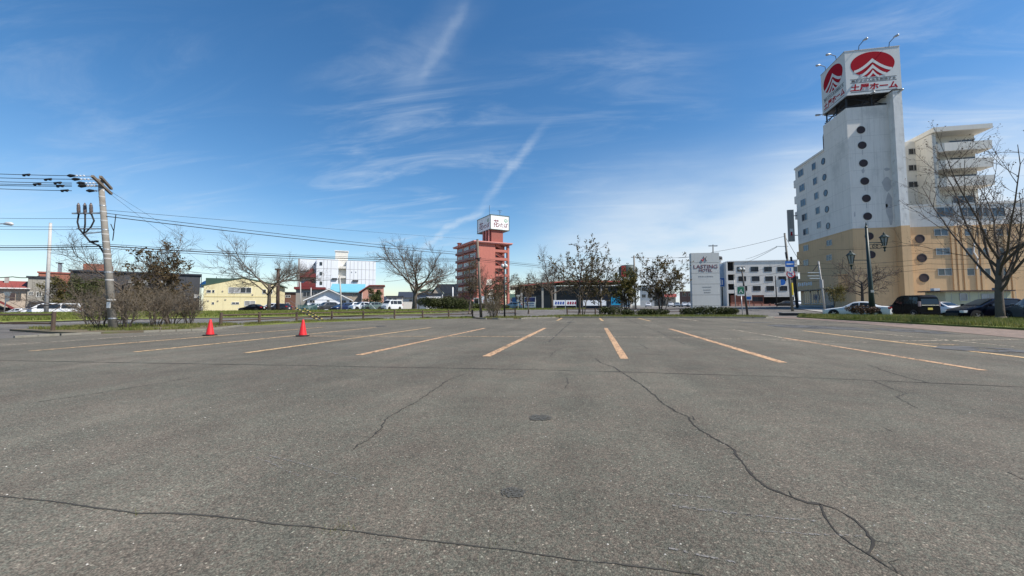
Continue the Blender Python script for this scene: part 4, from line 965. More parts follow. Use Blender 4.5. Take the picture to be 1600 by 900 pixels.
# ===== white four-storey building behind the sign pillar
O = on(1243, 122); W0 = on(1138, 126); rzW = 0.0
PW = Plane(W0, rzW); wb = thing('apartment_block', 'white four-storey block with rows of dark windows beyond the crossing', 'building', W0)
X = lambda u, v=440, y=0: PW.L(u, v, y)[0]
Zv = lambda v, u=1190: PW.L(u, v)[1]
part(wb, 'wall', WHITE, (X(1148), X(1247), 0, 12, Zv(461), Zv(408)))
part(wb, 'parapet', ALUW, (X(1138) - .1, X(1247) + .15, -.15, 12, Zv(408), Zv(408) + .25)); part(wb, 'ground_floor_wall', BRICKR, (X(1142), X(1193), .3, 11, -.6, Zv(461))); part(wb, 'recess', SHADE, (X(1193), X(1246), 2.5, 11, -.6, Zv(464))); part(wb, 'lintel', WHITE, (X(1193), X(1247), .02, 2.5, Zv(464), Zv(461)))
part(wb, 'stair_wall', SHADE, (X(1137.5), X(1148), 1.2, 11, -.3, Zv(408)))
for v in (428, 443, 458): part(wb, 'landing', WHITE, (X(1137.5), X(1148), -.1, 1.2, Zv(v), Zv(v - 5.5)))
part(wb, 'wall_pier', WHITE, (X(1135), X(1137.5), -.1, 11, -.3, Zv(408))); part(wb, 'rear_wing', WHITE, (X(1124), X(1136), 5, 16, -.3, Zv(402))); part(wb, 'column', WHITE, (X(1246), X(1248), .3, 1, -.5, Zv(464)))
for v in (420.5, 435.5, 450.5):
    for u in (1161.5, 1182.5, 1203.5, 1224, 1243):
        k = u - (450.5 - v) * .12; pxwin(PW, wb, k - 6, v - 3.8, k + 6, v + 3.8, frame=ALUD, glass=GLASS)
pxwin(PW, wb, 1176, 464, 1192, 471, y=.3, frame=ALUD); 
fl = thing('planter_wall', 'low brick planter wall in front of the white block', 'planter', W0 + Vector((X(1137), -2.5, -.1)))
for i in range(6): part(fl, 'panel', SALMON, (i * 2.15, i * 2.15 + 1.95, 0, .5, -.2, .7)); part(fl, 'pillar', BRICKR, (i * 2.15 - .2, i * 2.15, -.05, .55, -.2, .95))
tk = thing('roof_tank', 'dark round tank on the roof of the white block', 'tank', W0 + Vector((X(1134), 6, Zv(402)))); MB().lathe([(1.0, 0), (1.0, .9), (.8, 1.2), (.3, 1.3)], 14).build('tank', STEELD, tk, smooth=True); MB().lathe([(1.15, -.05), (1.15, .12)], 14).build('base', CONCW, tk)
sb = thing('sign_board', 'tall pale blue sign board left of the white block stairs', 'sign', W0 + Vector((X(1131.5), 2, 0)))
part(sb, 'board', M('paleblue_sign', (.33, .42, .52), .6, .25, 1.5), (-1.3, 1.3, 0, .3, Zv(447), Zv(410))); part(sb, 'panel', M('blue_sign', (.03, .13, .42), .5, .2, 3), (-1.3, 1.0, -.06, -.003, Zv(446), Zv(433))); part(sb, 'post', STEELD, (-.15, .15, .05, .25, -.5, Zv(447)), (1.25, 1.5, .05, .25, -.5, Zv(409)))
part(sb, 'lettering', ALUW, (-.6, -.3, -.1, -.065, Zv(444), Zv(435)), (-.1, .2, -.1, -.065, Zv(444), Zv(436)))

# ===== red tower hotel with box sign
R0 = on(745, 132); rzR = YAW * 0 + math.radians(40); PR = Plane(R0, rzR); PRs = Plane(R0, rzR + math.pi / 2)
rh = thing('red_tower_hotel', 'red six-storey tower block with pink roof edge under a box sign', 'hotel', R0, rzR)
w1 = PR.L(796, 420)[0]; d1 = PRs.L(714, 420)[0]; zt = PR.L(746, 378)[1]
xs_ = PR.L(774, 420)[0]
part(rh, 'front_wall', REDW, (0, xs_, 0, d1, -.5, zt)); part(rh, 'core_wall', REDD, (xs_, w1, 3.5, d1, -.5, zt))
FL = 2.72; nz = [zt - FL * i for i in range(1, 7)]
part(rh, 'corner_pier', REDW, (w1 - .7, w1, 0, 1, -.5, zt))
for z in nz: part(rh, 'stair_landing', REDW, (xs_, w1 - .7, .05, 3.5, z - .15, z + .75))
for i, z in enumerate(nz[:-1]):
    MB().bar((xs_ + .4, .6, z + 2.3), (w1 - 1.2, 1.6, z + .9), .35, .9).build('stair_flight', REDW, rh); window(rh, xs_ + 1.1, z + .9, 1.1, 1.0, 3.49, ALUW, GLASSC, 1)
for i, z in enumerate(nz):
    part(rh, 'balcony', REDD, (-.75, -.003, .3, d1 - .2, z - .10, z + .06)); part(rh, 'balcony_rail', M('pinkish_rail', (.34, .18, .16), .8, .15, 1), (-.75, -.68, .35, d1 - .25, z + .061, z + .75))
    n = 3
    for k in range(n): y1_ = d1 - .8 - k * (d1 - .6) / n; window(rh, -.004, z + .3, (d1 - 2) / n * .85, 1.8, y1_, ALUW, GLASSC if (i + k) % 2 else GLASS, 2, -math.pi / 2)
MB().prism([(-1.5, -.9), (w1 + .9, -.9), (w1 + .9, d1 + .5), (-1.5, d1 + .5)], zt + .05, zt + .35).build('roof_slab', PINK, rh); part(rh, 'roof_edge', PINK, (-1.3, w1 + .7, -.7, d1 + .4, zt - .25, zt + .05))
part(rh, 'roof_pot', REDD, (-.2, .9, d1 - 2, d1 - 1, zt + .35, zt + 1.6)); part(rh, 'roof_pot_cap', REDD, (-.4, 1.1, d1 - 2.2, d1 - .8, zt + 1.6, zt + 1.8))
a0 = PR.L(756, 375)[0]; tx0, tx1 = PR.L(766, 370)[0] + .7, PR.L(787, 370)[0]; part(rh, 'sign_tower', REDD, (tx0, tx1, .5, 7.5, zt + .35, zt + 4.8))
[part(rh, 'column', PINK, (tx0 - .7, tx0 - .3, y_, y_ + .5, zt + .35, zt + 4.8)) for y_ in (1.2, 3.4, 5.6)]
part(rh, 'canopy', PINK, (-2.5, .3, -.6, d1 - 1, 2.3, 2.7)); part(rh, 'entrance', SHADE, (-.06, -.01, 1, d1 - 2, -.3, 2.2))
for k, (za, zb) in enumerate(((7.5, 9.6), (3.6, 6.3))): MB().prism([(3.3 + .6 * k, za), (5.6 + .6 * k, za + .2), (5.2 + .5 * k, zb), (3.6 + .6 * k, zb - .3)], -.03, -.005, 'xz').build('peeled_patch', M('peeled_plaster', (.72, .66, .58), .9, .2, 1), rh)
zb0 = zt + 4.8; zb1 = zb0 + (PR.L(746, 339)[1] - PR.L(746, 361)[1])
rs_ = thing('tower_box_sign', 'white box sign with red brushed Japanese lettering on the red tower', 'sign', R0 + Vector((0, 0, zb0)), rzR)
wx0, wx1 = PR.L(766.5, 350)[0], PR.L(795.5, 350)[0]; wy1 = Plane(R0 + PR.x * wx0, rzR + math.pi / 2).L(746, 350)[0]; wh = zb1 - zb0
part(rs_, 'sign_box', M('sign_bright', (.78, .80, .79), .5, .05, 1), (wx0, wx1, 0, wy1, 0, wh)); part(rs_, 'trim', M('sign_trim', (.10, .13, .11), .6, .1, 2), (wx0 - .1, wx1 + .1, -.1, wy1 + .1, wh, wh + .2), (wx0 - .1, wx1 + .1, -.1, wy1 + .1, -.2, 0), (wx0 - .08, wx0 + .1, -.08, .1, 0, wh), (wx1 - .1, wx1 + .08, -.08, .1, 0, wh), (wx0 - .08, wx0 + .1, wy1 - .1, wy1 + .08, 0, wh))
DRED = M('brush_red', (.17, .012, .03), .6, .1, 3); LGRN = M('leaf_emblem', (.25, .42, .30), .6, .2, 3)
ww = wx1 - wx0
for (cx, rot, W_, base) in ((0, 0, ww, lambda f: (wx0 + ww * f, -.005)), (1, -math.pi / 2, wy1, lambda f: (wx0 - .005, wy1 * (1 - f)))):
    x, y = base(.30); lettering('花', DRED, rs_, (x, y, wh * .42), W_ * .30, wh * .55, rot, .1, .012)
    x, y = base(.47); lettering('の', DRED, rs_, (x, y, wh * .33), W_ * .10, wh * .17, rot, .1, .015)
    x, y = base(.72); lettering('たば', DRED, rs_, (x, y, wh * .33), W_ * .42, wh * .33, rot, .15, .012)
    x, y = base(.82); m = MB()
    for i in range(7):
        a = i * .9; px, pz = math.cos(a) * .55, math.sin(a) * .45; m.prism([(px - .28, pz), (px, pz - .2), (px + .28, pz), (px, pz + .24)], -.02 - i * .002, -.004, 'xz')
    m.bar((0, -.015, -.9), (0, -.015, 0), .1, .02); o = m.build('leaf_emblem', LGRN, rs_); o.location = (x, y, wh * .68); o.rotation_euler = (0, 0, rot)
for x, y, h, k in ((wx0 + 1.5, 4, 4.2, 0), (wx1 - 1.5, 4, 3.0, 1), (wx0 + 5.5, 3, 1.0, 0)):
    an = MB().tube([(x, y, wh), (x, y, wh + h)], .06, 5)
    if k: an.bar((x - .9, y, wh + h - .2), (x + .9, y, wh + h - .2), .08).bar((x - .6, y - .3, wh + h - .7), (x + .6, y + .3, wh + h - .7), .08)
    an.build('antenna', STEELD, rs_)

# ===== white slab building left of centre
rz1 = math.radians(33); B0 = on(465, 118); PB = Plane(B0, rz1)
wbk = thing('white_slab_building', 'white windowless slab block with maroon outside stair on its left end', 'building', B0, rz1)
X = lambda u, v=430: PB.L(u, v)[0]
Zv = lambda v, u=520: PB.L(u, v)[1]
zt = Zv(405)
part(wbk, 'wall', WHITEB, (X(494), X(528.5), 0, 14, -.5, zt)); part(wbk, 'wall', WHITEB, (X(541), X(587), 0, 14, -.5, zt - .25)); part(wbk, 'recess_wall', CREAM, (X(528.5), X(541), 1.4, 13, -.5, zt))
part(wbk, 'stair_back_wall', WHITEB, (X(468), X(494), 2.2, 14, -.5, zt - .1)); part(wbk, 'end_wall', CONCW, (X(465), X(468), .05, 14, -.5, zt - .1)); part(wbk, 'lift_house', CREAM, (X(523), X(543), 2, 7, zt, Zv(391))); part(wbk, 'lift_house_cap', ALUW, (X(523) - .2, X(543) + .2, 1.8, 7.2, Zv(391), Zv(391) + .25))
for v in (410, 425, 440, 455):
    za = Zv(v + 7, 480)
    if v > 415: part(wbk, 'stair_landing', MAROON, (X(468), X(494), .1, 2.2, za - .2, za + .9))
    if v > 410: MB().bar((X(470), .4, za - .2), (X(490), 1.2, za + 2.2), .3, 1.1).build('stair_flight', MAROON, wbk)
    part(wbk, 'recess_floor', CREAM, (X(528.5), X(541), .15, 1.4, Zv(v + 9), Zv(v + 5.5)))
MB().prism([(X(468), zt - .15), (X(492), zt - .15), (X(491), zt - 1.2), (X(484), zt - 3.0), (X(478), zt - 3.6), (X(468), zt - 3.7)], .12, .5, 'xz').build('stair_screen', WHITEB, wbk)
for v in (412, 427.5, 442.5): pxwin(PB, wbk, 499.5, v - 2.6, 503.5, v + 2.6, frame=ALUD, split=1); pxwin(PB, wbk, 488, v - 2, 491.5, v + 2, y=2.2, frame=ALUD, split=1)
for u in (549.5, 556): pxwin(PB, wbk, u - .7, 424.5, u + .7, 426, frame=ALU, split=1)
part(wbk, 'wall_duct', STEELD, (X(519), X(527), -.4, -.01, Zv(437), Zv(434.5)), (X(551), X(560), -.4, -.01, Zv(439), Zv(437)))
pj = MB()
for u in (505.5, 511, 517, 547, 553, 559, 565, 571, 577, 583): pj.box(X(u) - .04, X(u) + .04, -.02, -.003, 0, zt - .4)
for v in (420, 436, 452): pj.box(X(494), X(528), -.022, -.004, Zv(v) - .04, Zv(v) + .04).box(X(541.5), X(586.5), -.022, -.004, Zv(v) - .04, Zv(v) + .04)
pj.build('panel_joints', CONCW, wbk)

# ===== yellow house
rzy = math.radians(35); Y0 = on(318, 86); PY = Plane(Y0, rzy); yh = thing('yellow_house', 'long two-storey yellow house with shallow gable and green roof', 'house', Y0, rzy)
X = lambda u, v=460: PY.L(u, v)[0]
Zv = lambda v, u=375: PY.L(u, v)[1]
x0, x1 = X(318), X(436); ze = Zv(447, 318); zm = Zv(435.5)
MB().prism([(x0, -.5), (x1, -.5), (x1, Zv(447, 436)), (X(378), zm), (x0, ze)], 0, 13, 'xz').build('wall', YELL, yh)
MB().prism([(x0 - .5, ze - .05), (X(378), zm + .1), (x1 + .6, Zv(447, 436) - .05), (x1 + .6, Zv(447, 436) + .2), (X(378), zm + .4), (x0 - .5, ze + .25)], .25, 13.3, 'xz').build('roof', GREENR, yh)
part(yh, 'roof', GREENR, (x0 - .4, X(370), 3, 14, ze, Zv(434))); 
for r in ((323, 453, 330, 457.5, 1), (331.5, 453, 335.5, 457.5, 1), (357, 449, 375, 458, 2), (375.5, 449, 393, 458, 2), (410, 452, 416, 459, 1), (420, 452, 426, 459, 1), (331, 472, 335, 475.5, 1), (362, 472, 374, 475.5, 2), (382, 470, 399, 478, 2)):
    pxwin(PY, yh, *r[:4], frame=ALUW, glass=GLASSC if r[0] in (357, 382) else GLASS, split=r[4])
part(yh, 'band', M('yellow_band', (.55, .46, .22), .8, .1, 1), (x0 + .02, x1 - .02, -.05, -.003, Zv(464), Zv(463.2)))
for u, v in ((326, 470), (341, 470), (353, 468), (348, 455), (395, 460), (379.5, 441)): part(yh, 'vent', BEIGE, (X(u) - .12, X(u) + .12, -.12, -.004, Zv(v) - .12, Zv(v) + .12))
tarp = thing('blue_tarp', 'blue tarpaulin over the roof corner beside the yellow house', 'tarp', on(308, 92)); PTp = Plane(tarp.location, 0)
a, b_, c, d = PTp.rect(307, 437, 324, 449); MB().prism([(a, c), (b_ - .8, c + .1), (b_, d), (a + 1.6, d - .5)], 0, 2.5, 'xz').build('sheet', TARP, tarp)

# ===== long dark building and houses at the far left
def face_cam(u, dep):
    p = at(u, 470, dep); return -math.atan2(p.x, p.y) * .93
def blk(name, label, u0, v0, u1, v1, dep, mat, rz=None, d=8.0, wins=(), roof=None, cat='building', glass=None, frame=None, base=-.6):
    rz = face_cam((u0 + u1) / 2, dep) if rz is None else rz; o = on(u0, dep); pl = Plane(o, rz); t = thing(name, label, cat, o, rz)
    a, b_, c, e = pl.rect(u0, v0, u1, v1); MB().box(a, b_, 0, d, base, e).build('wall', mat, t)
    for w in wins: pxwin(pl, t, *w[:4], split=w[4] if len(w) > 4 else 2, glass=glass, frame=frame)
    if roof == 'flat': part(t, 'roof', DARKR, (a - .25, b_ + .25, -.3, d + .2, e, e + .3))
    return t, pl, (a, b_, e)
t, pl, q = blk('dark_hall', 'long dark-clad hall with glazed band behind the left shrubs', 108, 427, 312, 490, 78, DARKW, d=14, wins=((143, 436, 149, 445, 1), (200, 438, 216, 445.5, 3), (217, 438, 233, 445.5, 3), (252, 439, 264, 445, 2)), glass=GLASSC, roof='flat')
part(t, 'roof_box', BRICKR, (pl.L(124, 415)[0], pl.L(167, 415)[0], 4, 10, q[2] + .3, pl.L(140, 412, 4)[1])); part(t, 'annex', DARKW, (pl.L(262, 440)[0], pl.L(312, 440)[0], -1.5, -.01, -.5, pl.L(290, 457)[1])); part(t, 'wall_sign', ALU, (pl.L(303, 462)[0], pl.L(311, 462)[0], -1.6, -1.51, pl.L(307, 466)[1], pl.L(307, 460)[1]))
for k in range(9): part(t, 'cladding_rib', DARKR, (q[0] + 1 + k * 2.7, q[0] + 1.12 + k * 2.7, -.05, -.004, -.4, q[2] - .1))
t, pl, q = blk('brick_house', 'brick-red building whose top shows behind the concrete pole', 58, 427, 111, 490, 92, BRICKR, d=8); part(t, 'roof_edge', REDD, (q[0] - .2, q[1] + .2, -.2, 8, q[2], q[2] + .3)); part(t, 'chimney', BLUEGR, (pl.L(88, 420)[0], pl.L(94, 420)[0], 3, 4, q[2], pl.L(91, 411, 3)[1])); part(t, 'chimney_cap', STEELD, (pl.L(84, 420)[0], pl.L(97, 420)[0], 2.8, 4.2, pl.L(91, 411, 3)[1], pl.L(91, 410.3, 3)[1]))
t, pl, q = blk('grey_house', 'grey-brown two-storey house behind the concrete pole', 42, 434, 84, 492, 84, GREYW, d=9, wins=((45, 456, 52, 461, 2), (57, 456, 65, 464, 2), (47, 477, 54, 490, 1)), roof='flat', cat='house', frame=ALUW); part(t, 'awning', DARKR, (pl.L(46, 472)[0], pl.L(86, 472)[0], -1.2, -.01, pl.L(60, 473)[1], pl.L(60, 471)[1])); part(t, 'garage_door', ALUW, (pl.L(56, 480)[0], pl.L(74, 480)[0], -.1, -.01, -.4, pl.L(60, 475)[1]))
o = on(-30, 80); pl = Plane(o, face_cam(10, 80)); t = thing('red_roof_house', 'house with weathered red roof and outside stair at the left edge', 'house', o, face_cam(10, 80))
a, b_, c, e = pl.rect(-30, 449, 41, 492); part(t, 'wall', BEIGE, (a, b_, 0, 9, -.5, e)); MB().prism([(-.6, e - .1), (9.6, e - .1), (4.5, e + 1.5)], a - .4, b_ + .5, 'yz').build('roof', REDROOF, t); part(t, 'eave', ALUW, (a - .4, b_ + .5, -.75, -.6, e - .25, e - .05)); part(t, 'chimney', CONCW, (pl.L(4, 436)[0], pl.L(11, 436)[0], 3, 3.8, e + .8, e + 2.2))
part(t, 'shutter', BROWNR, (pl.L(8, 460)[0], pl.L(24, 460)[0], -.06, -.004, pl.L(10, 469)[1], pl.L(10, 458)[1])); pxwin(pl, t, 25, 458, 33, 469, frame=ALUD)
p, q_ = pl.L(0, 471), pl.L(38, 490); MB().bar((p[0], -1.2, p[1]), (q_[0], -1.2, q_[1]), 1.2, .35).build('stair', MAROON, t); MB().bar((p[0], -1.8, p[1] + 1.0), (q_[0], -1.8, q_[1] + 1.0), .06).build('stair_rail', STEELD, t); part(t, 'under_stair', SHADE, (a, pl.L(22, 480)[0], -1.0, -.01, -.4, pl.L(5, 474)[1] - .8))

# ===== low houses between the slab and the red tower
t, pl, q = blk('shop_house', 'low building with maroon roof edge and wide window before the white slab', 462, 452, 506, 488, 92, GREYW, d=8, wins=((473, 456, 496, 464, 4),), cat='shop'); part(t, 'roof', MAROON, (q[0] - .4, q[1] + .3, -.5, 8.2, q[2], pl.L(480, 448.5)[1]))
o = on(474, 86); pl = Plane(o, face_cam(513, 86)); t = thing('white_house', 'single-storey white house with wide gable behind the parked cars', 'house', o, face_cam(513, 86))
a, b_ = pl.L(480, 470)[0], pl.L(546, 470)[0]; e = pl.L(510, 468)[1]; zr_ = pl.L(513, 453)[1]; xm = (a + b_) / 2
MB().prism([(a, -.4), (b_, -.4), (b_, e), (xm, zr_ - .1), (a, e)], 0, 10, 'xz').build('wall', WHITEB, t); gable(t, a, b_, 0, 10, e, zr_, .7, ALUW, .22); gable(t, a, b_, .6, 10, e + .23, zr_ + .23, .7, DARKR, .1)
for w in ((484, 469, 492, 473.5), (511, 469, 515, 471.5), (532, 469, 541, 474)): pxwin(pl, t, *w, frame=ALU)
part(t, 'trim', ALU, (a + .3, b_ - .3, -.05, -.004, pl.L(510, 468.6)[1], pl.L(510, 468.2)[1]))
t, pl, q = blk('blue_roof_house', 'house with pale cyan roof right of the white gable', 525, 457, 565, 486, 98, BEIGE, d=7, wins=((551, 458.5, 558, 463), (535, 462, 541, 468)), cat='house'); MB().prism([(-.5, q[2]), (7.5, q[2] + 2.3), (7.5, q[2] + 2.45), (-.5, q[2] + .2)], q[0] - 1.5, q[1] + .8, 'yz').build('roof', CYANR, t)
o = on(563, 94); pl = Plane(o, face_cam(580, 94)); t = thing('pink_house', 'salmon pink house with slanted roof beside the bare tree', 'house', o, face_cam(580, 94)); a, b_ = pl.L(566, 470)[0], pl.L(599, 470)[0]
MB().prism([(a, -.4), (b_, -.4), (b_, pl.L(598, 447)[1]), (pl.L(578, 447)[0], pl.L(578, 447)[1]), (a, pl.L(566, 456)[1])], 0, 8, 'xz').build('wall', SALMON, t)
MB().prism([(a - .8, pl.L(564, 457.5)[1]), (pl.L(578, 447)[0], pl.L(578, 446.5)[1]), (b_ + .3, pl.L(598, 446.5)[1]), (b_ + .3, pl.L(598, 445.3)[1]), (pl.L(577, 445)[0], pl.L(578, 445.3)[1]), (a - .8, pl.L(564, 456)[1])], -.4, 8.3, 'xz').build('roof', REDROOF, t); pxwin(pl, t, 576, 459, 586, 464); pxwin(pl, t, 588, 459, 595, 464)
t, pl, q = blk('brown_house', 'small brown house in the gap right of the yellow house', 441, 458, 462, 488, 105, M('brown_siding', (.14, .075, .055), .85, .15, 1), d=7, wins=((446, 461, 454, 465, 2), (447, 473, 452, 478, 1)), roof='flat', cat='house', frame=ALUW)
t, pl, q = blk('pale_shed', 'pale flat shed left of the dark hedge', 604, 464, 629, 484, 110, M('pale_siding', (.55, .53, .46), .8, .1, 1), d=6, roof='flat', cat='shed', wins=((607, 466, 612, 478, 1), (614, 466, 620, 478, 1)))
t, pl, q = blk('far_house', 'small far house with dark hipped roof behind the pale shed', 624, 465, 650, 484, 125, CREAM, d=8, cat='house', wins=((639, 468, 644, 471, 1),)); MB().prism([(-.6, q[2]), (8.6, q[2]), (4, q[2] + 1.9)], q[0] - .5, q[1] + .5, 'yz').build('roof', DARKR, t)
t, pl, q = blk('garage', 'blue-grey garage with white roller door behind the hedge', 648, 460, 690, 484, 104, BLUEGR, d=7, cat='garage', roof='flat'); part(t, 'roller_door', ALUW, (pl.L(666, 470)[0], pl.L(689, 470)[0], -.06, -.004, -.4, pl.L(680, 463)[1]))
rd = MB()
for k in range(7): rd.box(pl.L(666, 470)[0], pl.L(689, 470)[0], -.075, -.061, .1 + k * .36, .13 + k * .36)
rd.build('door_rib', ALU, t); part(t, 'post', ALUW, (pl.L(690.5, 470)[0], pl.L(692, 470)[0], -.2, .1, -.4, q[2]))
o = on(672, 118); pl = Plane(o, face_cam(695, 118)); t = thing('dark_gable_house', 'grey house with dark navy gable roof left of the red tower', 'house', o, face_cam(695, 118)); a, b_ = pl.L(676, 465)[0], pl.L(716, 465)[0]
part(t, 'wall', GREYW, (a, b_, 0, 9, -.5, pl.L(690, 459)[1])); MB().prism([(a, pl.L(676, 459)[1]), (pl.L(693, 459)[0], pl.L(676, 459)[1]), (pl.L(684, 447)[0], pl.L(684, 445)[1])], .02, 8, 'xz').build('gable_wall', BEIGE, t)
MB().prism([(a - .8, pl.L(675, 459)[1] - .2), (pl.L(684, 446)[0], pl.L(684, 444)[1]), (b_, pl.L(700, 444)[1]), (b_, pl.L(700, 459)[1]), (pl.L(694, 459)[0], pl.L(694, 459)[1]), (pl.L(684, 446)[0], pl.L(684, 446)[1])], -.4, 9, 'xz').build('roof', DARKR, t); pxwin(pl, t, 687, 460, 692, 463); part(t, 'lower_wall', BROWNR, (pl.L(692, 470)[0], b_, -1.5, -.01, -.4, pl.L(700, 462)[1]))
t, pl, q = blk('teal_roof_house', 'far house with teal roof left of the dark gable', 659, 455, 677, 470, 135, CREAM, d=7, cat='house', wins=((664, 456.5, 669, 459.5, 2),)); part(t, 'roof', GREENR, (q[0] - .8, q[1] + .3, -.8, 7, q[2], q[2] + .6))

for u0_, v0_, u1_, dd, m, rm, lab in ((598, 470, 612, 165, CREAM, DARKR, 'far cream house between bare tree and pale shed'), (634, 468, 648, 175, GREYW, REDROOF, 'far grey house with red roof near the far utility pole'), (655, 466, 668, 190, BEIGE, DARKR, 'far beige house right of the far utility pole'), (796, 466, 812, 170, CREAM, GREENR, 'far cream house with green roof behind the lamp post'), (1040, 464, 1056, 230, BEIGE, REDROOF, 'far house with red roof at the end of the street'), (446, 466, 464, 150, BEIGE, DARKR, 'far beige house in the gap beside the yellow house'), (1020, 462, 1040, 240, GREYW, DARKR, 'far grey house behind the rightmost kerb tree')):
    t, pl, q = blk('distant_house', lab, u0_, v0_, u1_, 480, dd, m, d=8, cat='house', wins=((u0_ + 2, v0_ + 1.5, u0_ + 5, v0_ + 4, 1), (u1_ - 6, v0_ + 1.5, u1_ - 3, v0_ + 4, 1))); MB().prism([(-.6, q[2]), (8.6, q[2]), (4, q[2] + 1.9)], q[0] - .5, q[1] + .5, 'yz').build('roof', rm, t)
# ===== dark low shop with sloping red and cream fascia
o = on(799, 104); pl = Plane(o, YAW); t = thing('low_shop', 'long dark low shop with red and cream sloping roof edge behind the kerb trees', 'shop', o, YAW)
X = lambda u, v=460: pl.L(u, v)[0]
Zv = lambda v, u=880: pl.L(u, v)[1]
part(t, 'wall', DARKW, (X(806), X(978), 3, 20, -.5, Zv(446))); MB().prism([(X(797), Zv(449, 797)), (X(885), Zv(440, 885)), (X(985), Zv(440.5, 985)), (X(985), Zv(438, 985)), (X(885), Zv(437, 885)), (X(797), Zv(446, 797))], 0, 20, 'xz').build('roof', M('cream_fascia', (.55, .47, .36), .8, .12, 1), t)
MB().prism([(X(812), Zv(447.2, 812)), (X(885), Zv(440.2, 885)), (X(985), Zv(440.6, 985)), (X(985), Zv(439.4, 985)), (X(885), Zv(438.9, 885)), (X(812), Zv(445.9, 812))], -.05, -.005, 'xz').build('fascia_stripe', M('fascia_red', (.42, .04, .04), .6, .1, 1), t)
for u0_, u1_ in ((830, 846), (851, 866)): part(t, 'shutter', M('shutter_grey', (.075, .08, .085), .7, .1, 1), (X(u0_), X(u1_), 2.9, 2.99, -.3, Zv(461)))
for u in (815, 848, 868, 906, 940): part(t, 'column', CONCW, (X(u) - .25, X(u) + .25, .5, 1, -.5, Zv(446)))
part(t, 'blue_panel', M('blue_wall', (.04, .14, .32), .6, .1, 1), (X(800), X(809), 2.5, 2.99, -.4, Zv(464)))
sbn = thing('advert_board', 'square board with dark blue picture over white lettering in front of the shop', 'sign', on(828, 90)); pl = Plane(sbn.location, 0); a, b_, c, e = pl.rect(819, 464, 837, 480.5)
part(sbn, 'board', ALUW, (a, b_, 0, .15, c, e)); part(sbn, 'picture', M('board_picture', (.03, .045, .16), .5, .9, 2, dirt_shade=(.25, .06, .08, .8), dscale=1.2), (a + .1, b_ - .1, -.02, -.003, (c + e) / 2 + .1, e - .1)); part(sbn, 'post', STEELG, (a, a + .1, .02, .12, -.2, c), (b_ - .1, b_, .02, .12, -.2, c))
for i in range(7): part(sbn, 'lettering', M('ink_blue', (.04, .07, .25), .6, .1, 2), (a + .25 + i * .29, a + .45 + i * .29, -.02, -.003, c + .75, c + 1.0)); part(sbn, 'lettering', MATS['ink_blue'], (a + .25 + i * .29, a + .47 + i * .29, -.02, -.003, c + .3, c + .5))
for u0_, u1_, lab, m in ((865, 883, 'white banner with blue marks left of the tallest kerb tree', 'blue'), (884, 900, 'white banner with dark red marks behind the tallest kerb tree', 'red'), (910, 947, 'long plain white banner between two kerb trees', None)):
    bn = thing('banner', lab, 'banner', on(u0_, 84)); pl = Plane(bn.location, YAW); bn.rotation_euler = (0, 0, YAW); a, b_, c, e = pl.rect(u0_, 469, u1_, 477.5); part(bn, 'cloth', WHITEB, (a, b_, 0, .04, c, e)); part(bn, 'post', STEELG, (a - .06, a, -.02, .06, -.3, e + .1), (b_, b_ + .06, -.02, .06, -.3, e + .1))
    if m:
        for i in range(4): MB().prism([(a + .25 + i * .5, c + .3), (a + .6 + i * .5, c + .2), (a + .7 + i * .5, c + .75), (a + .4 + i * .5, c + .85)], -.015, -.002, 'xz').build('print', M('print_' + m, (.03, .07, .3) if m == 'blue' else (.25, .02, .05), .6, .2, 3), bn)
cy = thing('notice_board', 'bright cyan notice board between the kerb trees', 'sign', on(962, 86)); pl = Plane(cy.location, 0); a, b_, c, e = pl.rect(955, 463.5, 970, 476.5); part(cy, 'board', M('cyan_sign', (.03, .42, .68), .5, .1, 1), (a, b_, 0, .15, c, e)); part(cy, 'post', STEELG, (a + .1, a + .25, .16, .25, -.3, e), (b_ - .25, b_ - .1, .16, .25, -.3, e))
for i in range(5): part(cy, 'lettering', M('ink_navy', (.02, .03, .07), .6, .1, 2), (a + .2 + i * .38, a + .45 + i * .38, -.02, -.003, c + .35 + .3 * (i % 2), c + .75 + .3 * (i % 2)))
# far side-street buildings right of the kerb row
t, pl, q = blk('far_shop', 'far brown building at the end of the street left of the pillar', 1062, 455, 1092, 475, 190, M('far_brown', (.16, .10, .08), .9, .2, .4), d=12, cat='building', wins=((1066, 458, 1072, 463, 2), (1076, 458, 1082, 463, 2)))
t, pl, q = blk('far_office', 'far grey-white building glimpsed through the kerb trees', 1000, 447, 1022, 472, 200, WHITE, d=12, cat='building', wins=((1003, 450, 1009, 455, 2), (1012, 450, 1018, 455, 2), (1003, 460, 1009, 465, 2), (1012, 460, 1018, 465, 2)), roof='flat')
wtk = thing('water_tower', 'dark domed water tower far behind the kerb trees', 'water tower', on(982, 230)); pl = Plane(wtk.location, 0); z = pl.L(982, 414)[1]
MB().lathe([(2.2, z - 11), (2.6, z - 9), (5, z - 8), (5, z - 1.6), (3.5, z - .2), (.5, z)], 18).build('tank', M('tank_green', (.05, .07, .065), .6, .1, .5), wtk, smooth=True); MB().tube([(0, 0, -1), (0, 0, z - 10)], 2.0, 10).build('column', CONCW, wtk)
t, pl, q = blk('far_roof_sign', 'far building with small red roof sign behind the kerb trees', 962, 433, 984, 470, 210, CREAM, d=10, cat='building'); part(t, 'roof_sign', M('far_red', (.5, .05, .05), .6, .1, 1), (pl.L(971, 425)[0], pl.L(978, 425)[0], 1, 1.5, q[2], pl.L(975, 415)[1]))

